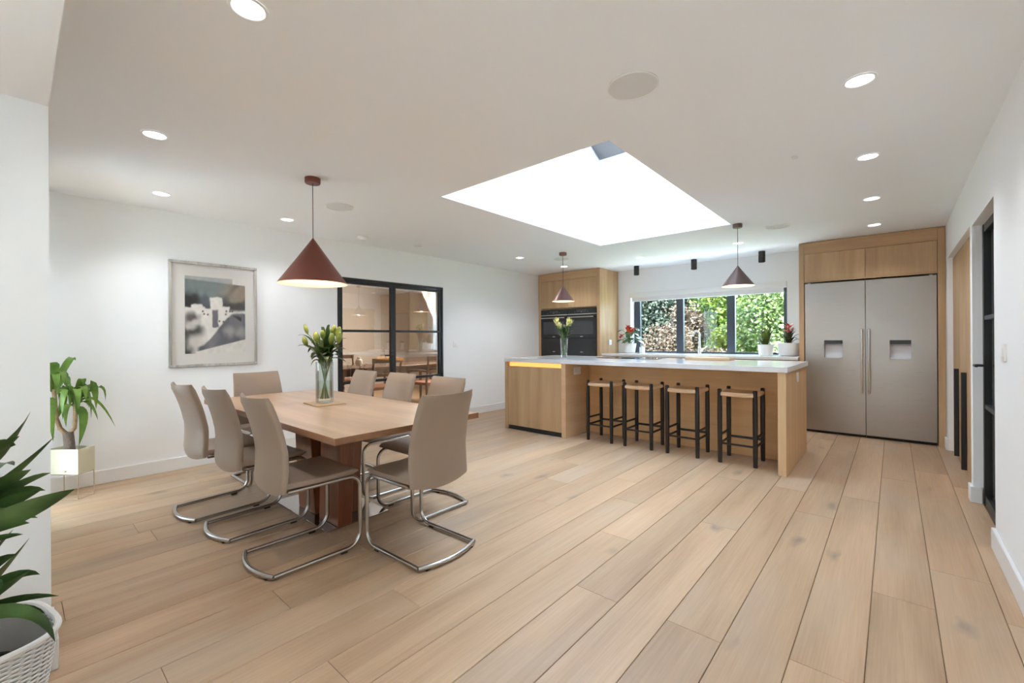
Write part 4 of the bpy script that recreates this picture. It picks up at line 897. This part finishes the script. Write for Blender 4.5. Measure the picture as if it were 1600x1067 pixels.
def paint(u, v):
    n = NZ.noise(Vector((u * 5, v * 5, 0.3))); n2 = NZ.noise(Vector((u * 14, v * 14, 4.1))); uu, vv = u + 0.02 * n2, v + 0.015 * n2
    c = PAPER
    skyc = mx_((0.24, 0.29, 0.29), (0.36, 0.29, 0.22), sm_(0.3, 0.9, u + 0.25 * n)); skyc = mx_(skyc, (0.10, 0.11, 0.11), sm_(0.0, 0.5, n + 0.25 - v + 0.62)); skyc = mx_(skyc, (0.28, 0.35, 0.38), sm_(0.93, 1.0, vv) * 0.8)
    k = sm_(0.56, 0.60, vv) * (1 - sm_(0.955 - 0.04 * u, 0.965 - 0.04 * u, v) * (1 if u > 0.78 else 0.35)); c = mx_(c, skyc, k)
    c = mx_(c, (0.05, 0.05, 0.05), blob(uu, vv, 0.02, 0.68, 0.20, 0.10, 0.5)); c = mx_(c, (0.09, 0.08, 0.075), blob(uu, vv, 0.80, 0.625, 0.24, 0.06, 0.5)); c = mx_(c, (0.13, 0.14, 0.17), blob(uu, vv, 0.31, 0.67, 0.09, 0.09, 0.5))
    def rect(a, b_, p, q_): return sm_(a - 0.012, a + 0.012, uu) * (1 - sm_(b_ - 0.012, b_ + 0.012, uu)) * sm_(p - 0.012, p + 0.012, vv) * (1 - sm_(q_ - 0.012, q_ + 0.012, vv))
    for a in ((0.40, 0.60, 0.57, 0.74), (0.11, 0.27, 0.55, 0.64), (0.56, 0.72, 0.48, 0.62), (0.25, 0.45, 0.18, 0.58), (0.0, 0.3, 0.52, 0.60)): c = mx_(c, (0.88, 0.84, 0.78), rect(*a))
    c = mx_(c, (0.18, 0.165, 0.185), rect(0.435, 0.53, 0.34, 0.575))
    for cu, cv, ru, rv, cc in ((0.10, 0.46, 0.11, 0.07, (0.11, 0.08, 0.075)), (0.14, 0.30, 0.15, 0.10, (0.06, 0.06, 0.045)), (0.05, 0.05, 0.10, 0.09, (0.05, 0.05, 0.05)), (0.02, 0.2, 0.06, 0.2, (0.10, 0.095, 0.09))): c = mx_(c, cc, blob(uu, vv, cu, cv, ru, rv, 0.6) * 0.95)
    for cu, cv, ru, rv in ((0.09, 0.36, 0.09, 0.05), (0.18, 0.13, 0.14, 0.10), (0.17, 0.41, 0.06, 0.035)): c = mx_(c, (0.72, 0.68, 0.62), blob(uu, vv, cu, cv, ru, rv, 0.6) * 0.85)
    edge = 0.09 + 0.45 * sm_(0.2, 0.85, u) ; low = 0.03 + max(0, u - 0.2) * 0.19
    k = (1 - sm_(edge - 0.02, edge + 0.02, vv)) * sm_(low - 0.006, low + 0.006, v) * sm_(0.16, 0.24, uu)
    c = mx_(c, mx_((0.12, 0.125, 0.145), (0.24, 0.235, 0.25), 0.5 + 0.8 * n), k)
    for cu, cv in ((0.72, 0.29), (0.93, 0.28)): c = mx_(c, (0.48, 0.47, 0.45), blob(uu, vv, cu, cv, 0.09, 0.07, 0.7) * 0.8 * k)
    if v < low - 0.006 and u > 0.16: c = PAPER
    if v > 0.965 and u > 0.78: c = PAPER
    for cu, cv in ((0.28, 0.55), (0.30, 0.515), (0.36, 0.51), (0.66, 0.52), (0.70, 0.46), (0.55, 0.425), (0.62, 0.42), (0.67, 0.56), (0.73, 0.56), (0.77, 0.56)): c = mx_(c, (0.12, 0.11, 0.11), blob(u, v, cu, cv, 0.016, 0.013, 0.4))
    k = 1 - sm_(0.0, 0.02, abs(v - (0.50 - 0.35 * (u - 0.80))) - 0.018 * sm_(0.8, 0.9, u)); c = mx_(c, (0.06, 0.06, 0.06), k * (1 if 0.80 < u < 0.93 else 0))
    g = 1 + 0.12 * n2
    return tuple(max(0.01, min(0.9, x * g)) for x in c)
for j in range(NV + 1):
    for i in range(NU + 1): ca.data[j * (NU + 1) + i].color = (*paint(i / NU, j / NV), 1)
PRINT = bpy.data.materials.new('watercolour_print'); PRINT.use_nodes = True; nt = PRINT.node_tree; at = nt.nodes.new('ShaderNodeAttribute'); at.attribute_name = 'paint'
lk(nt, at.outputs['Color'], nt.nodes['Principled BSDF'].inputs['Base Color']); nt.nodes['Principled BSDF'].inputs['Roughness'].default_value = 0.7
me.materials.append(PRINT); link('print', me, pc)
box('glazing', glass('picture_glass', (1, 1, 1), 0.35), 0.013, 0.015, -hw_ + t_, hw_ - t_, -hh + t_, hh - t_, pc)

# ------------------------------------------------------------------ yucca on a wire stand
ya = R(41)
dA = Vector((-math.cos(ya), -math.sin(ya), 0)); dB = Vector((-math.sin(ya), math.cos(ya), 0)); c0 = Vector((-4.654, 0.323, 0)); WA, WB = 0.235, 0.125
stn = empty('plant_stand', tuple(c0 + dA * WA / 2 + dB * WB / 2), ya, 'thin brass wire stand carrying the pearl planter', 'stand')
def loc(a, b_, z): return Vector((a * WA / 2, b_ * WB / 2, z))
for z in (0.004, 0.190):
    MB().tube([loc(a, b_, z) for a, b_ in ((-1, -1), (1, -1), (1, 1), (-1, 1))], 0.0032, 6, closed=True).build('wire_ring', BRASS, stn)
for a in (-1, 1):
    for b_ in (-1, 1): MB().tube([loc(a, b_, 0.001), loc(a, b_, 0.193)], 0.0032, 6).build('leg', BRASS, stn)
yp = empty('potted_yucca', tuple(c0 + dA * WA / 2 + dB * WB / 2 + Vector((0, 0, 0.1945))), ya, 'drooping yucca with two cane heads in a pearl box planter by the pier', 'plant')
q = MB(); hx, hy, hz = WA / 2 + 0.004, WB / 2 + 0.004, 0.186
q.box(-hx, hx, -hy, -hy + 0.006, 0, hz); q.box(-hx, hx, hy - 0.006, hy, 0, hz); q.box(-hx, -hx + 0.006, -hy + 0.006, hy - 0.006, 0, hz); q.box(hx - 0.006, hx, -hy + 0.006, hy - 0.006, 0, hz); q.box(-hx + 0.006, hx - 0.006, -hy + 0.006, hy - 0.006, 0, 0.006)
q.build('planter', PLANT_POT, yp, smooth=False); box('soil', SOIL, -hx + 0.0065, hx - 0.0065, -hy + 0.0065, hy - 0.0065, 0.0065, 0.155, yp)
MB().lathe([(0.012, 0), (0.010, 0.006), (0.001, 0.008)], (hx * 0.2, -hy - 0.003, 0.02), 14).build('badge', BRASS, yp)
inv = Matrix.Rotation(-ya, 4, 'Z') @ Matrix.Translation(-Vector(yp.location))
def Lw(x, y, z): return inv @ Vector((x, y, z))
X0 = -4.765
MB().tube([Lw(X0, 0.285, 0.34), Lw(X0, 0.284, 0.42), Lw(X0, 0.278, 0.505)], [0.036, 0.033, 0.032], 12).build('trunk', TRUNK, yp)
rc = [Lw(X0, 0.285, 0.49), Lw(X0, 0.312, 0.53), Lw(X0, 0.318, 0.60), Lw(X0, 0.317, 0.72)]
lc = [Lw(X0, 0.27, 0.49), Lw(X0, 0.235, 0.54), Lw(X0, 0.215, 0.62), Lw(X0, 0.205, 0.84)]
MB().tube(rc, [0.016, 0.015, 0.014, 0.013], 10).build('cane', CANE, yp); MB().tube(lc, [0.016, 0.015, 0.014, 0.013], 10).build('cane', CANE, yp)
yshape = lambda u: max(0.06, math.sin(math.pi * (0.12 + 0.88 * u)) ** 0.8)
for (b_, c_, t_, w) in (((0.317, 0.72), (0.36, 0.96), (0.40, 0.67), 0.055), ((0.317, 0.74), (0.44, 1.02), (0.435, 0.66), 0.06), ((0.317, 0.72), (0.32, 0.98), (0.285, 0.70), 0.07), ((0.317, 0.73), (0.33, 0.93), (0.325, 0.62), 0.06),
                        ((0.317, 0.70), (0.42, 0.88), (0.55, 0.50), 0.02), ((0.317, 0.68), (0.40, 0.70), (0.335, 0.39), 0.055), ((0.317, 0.70), (0.25, 0.78), (0.265, 0.55), 0.035), ((0.317, 0.75), (0.37, 1.0), (0.36, 0.86), 0.05), ((0.317, 0.71), (0.40, 0.80), (0.44, 0.58), 0.025),
                        ((0.317, 0.72), (0.50, 0.96), (0.49, 0.72), 0.022), ((0.317, 0.72), (0.27, 0.94), (0.245, 0.80), 0.05)):
    dx = rg.uniform(-0.03, 0.03); wid = w
    leaf('leaf', LEAFY_, yp, Lw(X0, *b_), Lw(X0 + dx, *c_), Lw(X0 + 2 * dx, *t_), wid, 0.3, side=Lw(X0, 1, 0) - Lw(X0, 0, 0), n=9, shape=yshape)
for (b_, c_, t_, w) in (((0.205, 0.84), (0.30, 1.14), (0.325, 1.05), 0.045), ((0.205, 0.84), (0.16, 1.10), (0.12, 0.98), 0.06), ((0.205, 0.82), (0.26, 1.02), (0.285, 0.86), 0.06), ((0.205, 0.84), (0.20, 1.10), (0.215, 1.03), 0.06), ((0.205, 0.82), (0.15, 0.95), (0.10, 0.70), 0.05),
                        ((0.205, 0.80), (0.31, 0.83), (0.20, 0.56), 0.045), ((0.205, 0.78), (0.18, 0.80), (0.195, 0.46), 0.05), ((0.205, 0.84), (0.08, 1.05), (0.02, 0.86), 0.05), ((0.205, 0.80), (0.27, 0.90), (0.26, 0.77), 0.04)):
    dx = rg.uniform(-0.05, 0.05)
    leaf('leaf', LEAFY_, yp, Lw(X0, *b_), Lw(X0 + dx, *c_), Lw(X0 + 2 * dx, *t_), w, 0.3, side=Lw(X0, 1, 0) - Lw(X0, 0, 0), n=9, shape=yshape)
for a in (0.1, 0.6, 1.3, 2.2, 3.0, 3.9, 4.6, 5.3):
    for hd in ((0.317, 0.72), (0.205, 0.84)):
        t2 = Lw(X0 + math.cos(a) * 0.13, hd[0] + math.sin(a) * 0.09, hd[1] - 0.06 + 0.09 * math.sin(3 * a)); c2_ = Lw(X0 + math.cos(a) * 0.10, hd[0] + math.sin(a) * 0.08, hd[1] + 0.25)
        leaf('leaf', LEAFY_, yp, Lw(X0, *hd), c2_, t2, 0.05, 0.3, n=8, shape=yshape)

# ------------------------------------------------------------------ basket plant at the near edge
BX, BY = -1.925, -0.098
bk = empty('wicker_basket', (BX, BY, 0), R(12), 'white woven wicker basket on the floor beside the pier', 'basket')
def sq(a, r_, e_=3.2): c_, s__ = math.cos(a), math.sin(a); k = (abs(c_) ** e_ + abs(s__) ** e_) ** (-1 / e_); return r_ * k * c_, r_ * k * s__
q = MB(); NR, NA = 58, 104
for k in range(NR):
    z = 0.008 + 0.355 * k / (NR - 1); r0 = 0.118 + 0.055 * (k / (NR - 1)) ** 0.9
    pts = []
    for j in range(NA):
        a = 2 * math.pi * j / NA; x, y = sq(a, r0 + 0.003 * (1 if ((j // 2) + k) % 2 else -1)); pts.append((x, y, z))
    q.tube(pts, 0.0036, 5, closed=True)
q.build('weave', WICK, bk)['kind'] = 'stuff'
MB().tube([(*sq(2 * math.pi * j / 72, 0.176), 0.368) for j in range(72)], 0.0085, 8, closed=True).build('rim', WICK, bk)
q = MB(); q.quads([[(*sq(2 * math.pi * j / 48, r_), z) for j in range(48)] for r_, z in ((0.108, 0.004), (0.163, 0.36))], False, True); q.build('liner', WICKIN, bk)
pp = empty('dracaena_plant', (BX, BY, 0.02), 0, 'dark green broad-leaved plant growing from the wicker basket', 'plant')
q = MB(); q.lathe([(0.001, 0.0), (0.09, 0.0), (0.12, 0.25), (0.11, 0.25), (0.108, 0.235)], seg=24); q.build('grow_pot', BLK, pp); MB().lathe([(0.001, 0.236), (0.108, 0.232)], seg=20).build('soil', SOIL, pp)
q = MB()
for k in range(26):
    a = rg.uniform(0, 6.28); r_ = rg.uniform(0.02, 0.1); q.lathe([(0.001, 0.0), (0.006, 0.003), (0.005, 0.008), (0.001, 0.009)], (r_ * math.cos(a), r_ * math.sin(a), 0.233), 6)
q.build('pebbles', WICKIN, pp)['kind'] = 'stuff'
def Lp(x, y, z): return Vector((x - BX, y - BY, z - 0.02))
MB().tube([Lp(BX, BY, 0.24), Lp(BX + 0.01, BY + 0.01, 0.5), Lp(BX, BY + 0.02, 0.80)], [0.016, 0.014, 0.012], 10).build('cane', CANE, pp); MB().tube([Lp(BX + 0.03, BY - 0.02, 0.24), Lp(BX + 0.04, BY - 0.01, 0.50)], [0.013, 0.011], 10).build('cane', CANE, pp)
LL = [((-1.92, -0.10, 0.80), (-1.91, 0.00, 0.88), (-1.90, 0.034, 0.995), 0.060), ((-1.92, -0.10, 0.74), (-1.90, 0.00, 0.80), (-1.90, 0.083, 0.915), 0.034), ((-1.92, -0.10, 0.74), (-1.88, -0.02, 0.80), (-1.88, 0.034, 0.83), 0.055), ((-1.92, -0.10, 0.70), (-1.90, 0.01, 0.80), (-1.90, 0.074, 0.807), 0.034),
      ((-1.90, -0.12, 0.66), (-1.76, 0.02, 0.74), (-1.75, 0.115, 0.781), 0.062), ((-1.92, -0.10, 0.68), (-1.88, 0.0, 0.80), (-1.88, 0.062, 0.762), 0.040), ((-1.90, -0.10, 0.68), (-1.84, -0.02, 0.76), (-1.83, 0.05, 0.775), 0.05), ((-1.92, -0.10, 0.66), (-1.86, -0.03, 0.70), (-1.86, 0.030, 0.682), 0.045), ((-1.92, -0.10, 0.62), (-1.88, -0.03, 0.66), (-1.88, 0.018, 0.648), 0.025),
      ((-1.90, -0.12, 0.46), (-1.88, -0.03, 0.52), (-1.90, 0.031, 0.628), 0.050), ((-1.89, -0.12, 0.45), (-1.86, -0.03, 0.50), (-1.88, 0.032, 0.54), 0.042), ((-1.89, -0.12, 0.44), (-1.86, -0.02, 0.50), (-1.90, 0.089, 0.432), 0.034), ((-1.89, -0.10, 0.42), (-1.86, 0.0, 0.48), (-1.88, 0.060, 0.40), 0.036), ((-1.87, -0.10, 0.44), (-1.76, 0.03, 0.53), (-1.745, 0.074, 0.372), 0.050),
      ((-1.90, -0.12, 0.50), (-1.84, -0.05, 0.60), (-1.84, 0.005, 0.61), 0.05), ((-1.92, -0.11, 0.82), (-1.92, -0.03, 0.92), (-1.92, 0.005, 0.90), 0.06)]
for b_, c_, t_, w in LL: leaf('leaf', LEAFD, pp, Lp(*b_), Lp(*c_), Lp(*t_), w, 0.22, n=9, side=(0.5, 0.25, 0.8))
for b_, c_, t_, w in (((-1.92, -0.10, 0.76), (-1.89, -0.04, 0.90), (-1.88, 0.012, 0.93), 0.045), ((-1.91, -0.11, 0.72), (-1.84, -0.02, 0.74), (-1.83, 0.045, 0.70), 0.04), ((-1.91, -0.10, 0.64), (-1.88, -0.01, 0.72), (-1.87, 0.048, 0.715), 0.035), ((-1.90, -0.10, 0.48), (-1.88, 0.0, 0.56), (-1.88, 0.05, 0.52), 0.04), ((-1.89, -0.11, 0.45), (-1.85, -0.03, 0.47), (-1.84, 0.03, 0.44), 0.045), ((-1.90, -0.11, 0.50), (-1.90, -0.04, 0.60), (-1.91, 0.0, 0.66), 0.045)): leaf('leaf', LEAFD, pp, Lp(*b_), Lp(*c_), Lp(*t_), w, 0.22, n=9, side=(0.5, 0.25, 0.8))
for k in range(22):
    a = k * 2.399; hi_ = k % 2; z0 = 0.78 if hi_ else 0.48; b0 = Lp(BX, BY + 0.01, z0 - 0.05 * (k % 4) / 3); L = rg.uniform(0.16, 0.24)
    if math.sin(a) > 0.45: continue
    d = Vector((math.cos(a), math.sin(a), 0)); leaf('leaf', LEAFD, pp, b0, b0 + d * L * 0.6 + Vector((0, 0, 0.10)), b0 + d * L + Vector((0, 0, rg.uniform(-0.02, 0.10))), 0.05, 0.22, n=8)

# ------------------------------------------------------------------ garden beyond the kitchen window
tag(box('ground', LAWN, -16, 8, 7.47, 30, -0.3, -0.05), 'lawn outside the kitchen window', 'ground', kind='structure')
tag(box('path', mat('bounce_path_stone', (0.6, 0.59, 0.56), 0.85), -10, 4, 7.6, 9.0, -0.06, -0.04), 'gravel path outside the window, made pale to bounce light', 'path', kind='structure')  # stone kept pale to send light up to the kitchen ceiling
def shrub(name, label, cat, x, y, z0, z1, rx, ry, n, size, m, seed, trunk=True, clump=0.28):
    rr = random.Random(seed); e_ = empty(name, (x, y, -0.05), 0, label, cat)
    verts, faces = [], []
    cz, rz = (z0 + z1) / 2 + 0.05, (z1 - z0) / 2
    cl = []
    for k in range(max(8, n // 70)):
        u = Vector((rr.gauss(0, 1), rr.gauss(0, 1), rr.gauss(0, 1))).normalized() * (rr.random() ** 0.4); cl.append(Vector((u.x * rx, u.y * ry, cz + u.z * rz)))
    for k in range(n):
        c_ = cl[rr.randrange(len(cl))] + Vector((rr.gauss(0, 1) * rx, rr.gauss(0, 1) * ry, rr.gauss(0, 1) * rz)) * clump * 0.6
        s_ = size * rr.uniform(0.6, 1.3); a = Vector((rr.gauss(0, 1), rr.gauss(0, 1), rr.gauss(0, 0.7))).normalized(); b_ = a.cross(Vector((rr.gauss(0, 1), rr.gauss(0, 1), rr.gauss(0, 1)))).normalized()
        i0 = len(verts); verts += [c_ - a * s_ * 0.5, c_ + b_ * s_ * 0.28, c_ + a * s_ * 0.5, c_ - b_ * s_ * 0.28]; faces.append((i0, i0 + 1, i0 + 2, i0 + 3))
    me = bpy.data.meshes.new('foliage'); me.from_pydata([tuple(v) for v in verts], [], faces); me.materials.append(m); f_ = link('foliage', me, e_); f_['kind'] = 'stuff'
    if trunk:
        MB().tube([(0, 0, 0.0), (0.03, 0, cz * 0.5), (0, 0, cz)], [0.06, 0.04, 0.02], 8).build('trunk', TRUNK, e_)
        for k in range(5):
            t_ = cl[rr.randrange(len(cl))]; MB().tube([(0.01, 0, cz * 0.45), t_ * 0.5 + Vector((0, 0, cz * 0.3)), t_], [0.02, 0.012, 0.006], 6).build('branch', TRUNK, e_)
    return e_
G_BR = leafy('russet_foliage', (0.0194, 0.0089, 0.0036), (0.0608, 0.0413, 0.0207), 5, 0.7, 0.3, (0.0402, 0.0231, 0.0104))
G_DK = leafy('dark_conifer', (0.0034, 0.0073, 0.0034), (0.0149, 0.0249, 0.0121), 3, 0.7, 0.15)
G_BG = leafy('bright_leaf', (0.0171, 0.0410, 0.0041), (0.1777, 0.2051, 0.0274), 2.6, 0.5, 0.4, (0.0683, 0.1129, 0.0123))
G_LG = leafy('light_leaf', (0.0297, 0.0593, 0.0149), (0.1836, 0.2192, 0.0888), 2.6, 0.5, 0.4, (0.0888, 0.1303, 0.0355))
G_YG = leafy('yellow_leaf', (0.0772, 0.1053, 0.0104), (0.2457, 0.2527, 0.0421), 3, 0.5, 0.4)
shrub('russet_shrub', 'russet brown shrub outside the left window light', 'shrub', -3.95, 9.9, 0.35, 1.42, 0.60, 0.45, 7000, 0.07, G_BR, 1)
shrub('russet_shrub', 'tall russet shrub between the first two window lights', 'shrub', -3.95, 11.2, 0.7, 1.95, 0.50, 0.4, 5500, 0.08, G_BR, 2)
shrub('russet_shrub', 'low russet shrub behind the tap', 'shrub', -2.75, 9.95, 0.3, 0.98, 0.55, 0.35, 4600, 0.065, G_BR, 8)
shrub('dark_conifer', 'dark green conifer at the left of the window', 'tree', -6.3, 13.4, -0.1, 3.6, 1.5, 0.8, 16000, 0.13, G_DK, 3)
shrub('leafy_tree', 'bright green leafy tree seen in the middle window light', 'tree', -3.45, 12.9, 0.6, 3.6, 0.95, 0.6, 9000, 0.12, G_BG, 4)
shrub('leafy_tree', 'pale green leafy tree filling the right window light', 'tree', -1.95, 11.0, 0.3, 3.0, 0.85, 0.6, 8000, 0.10, G_LG, 5)
shrub('yellow_shrub', 'yellow green shrub low in the middle window light', 'shrub', -2.95, 11.5, 0.5, 1.45, 0.45, 0.35, 4000, 0.09, G_YG, 6)
shrub('leafy_tree', 'bright green tree behind the pale tree on the right', 'tree', -1.6, 14.2, 0.0, 3.6, 1.3, 0.7, 8000, 0.13, G_BG, 7)
shrub('garden_hedge', 'tall dark hedge closing the back of the garden', 'hedge', -5.0, 17.0, -0.1, 3.4, 5.5, 0.7, 30000, 0.20, G_DK, 9, trunk=False)
shrub('garden_shrub', 'green shrub low outside the right window light', 'shrub', -1.55, 9.6, 0.2, 1.1, 0.5, 0.35, 4200, 0.07, G_LG, 10)

# ------------------------------------------------------------------ openings behind the viewer
w3 = empty('window_3', (-2.46, -2.3, 0.0), 0, 'added glazed door behind the viewer, lets daylight into the room', 'window', kind='structure')  # unseen opening, added for the daylight it lets in
for a, b_ in ((-1.0, -0.94), (-0.03, 0.03), (0.94, 1.0)): box('stile', BLKM, -0.03, 0.03, a, b_, 0.001, 2.13, w3)
for a, b_ in ((-0.94, -0.03), (0.03, 0.94)):
    for c_, d_ in ((0.001, 0.06), (2.07, 2.13)): box('rail', BLKM, -0.029, 0.029, a, b_, c_, d_, w3)
    box('pane', GL_P, -0.003, 0.003, a, b_, 0.06, 2.07, w3)
w4 = empty('window_4', (-4.47, -0.185, 0), 0, 'narrow patio door left of the pier', 'window', kind='structure')
for a, b_ in ((-0.25, -0.21), (0.21, 0.25)): box('stile', SLATE, a, b_, -0.012, 0.012, 0.0, 2.12, w4)
for a, b_ in ((0, 0.06), (2.06, 2.12)): box('rail', SLATE, -0.21, 0.21, -0.012, 0.012, a, b_, w4)
box('pane', GL_P, -0.21, 0.21, -0.003, 0.003, 0.06, 2.06, w4)
TERR = mat('light_bounce_paving', (0.62, 0.61, 0.58), 0.8)  # unseen paving, pale so that it bounces light indoors
tag(box('ground_side', TERR, 0.63, 9, -14, 3.1, -0.3, -0.03), 'unseen stone terrace, made pale to bounce light', 'ground', kind='structure')
tag(box('ground_terrace', TERR, -12, 0.62, -14, -3.77, -0.3, -0.03), 'paved terrace behind the viewer, made pale to bounce light', 'ground', kind='structure')
tag(box('ground_patio', TERR, -12, -2.61, -3.76, -0.21, -0.3, -0.03), 'paved patio left of the pier, in the same light-bouncing paving', 'ground', kind='structure')
tag(box('added_sun_canopy', MW, -6.5, -2.61, -3.2, -0.21, 2.45, 2.55), 'added canopy out of view, keeps sun off the patio', 'roof', kind='structure')  # unseen slab added to block sun from the patio openings
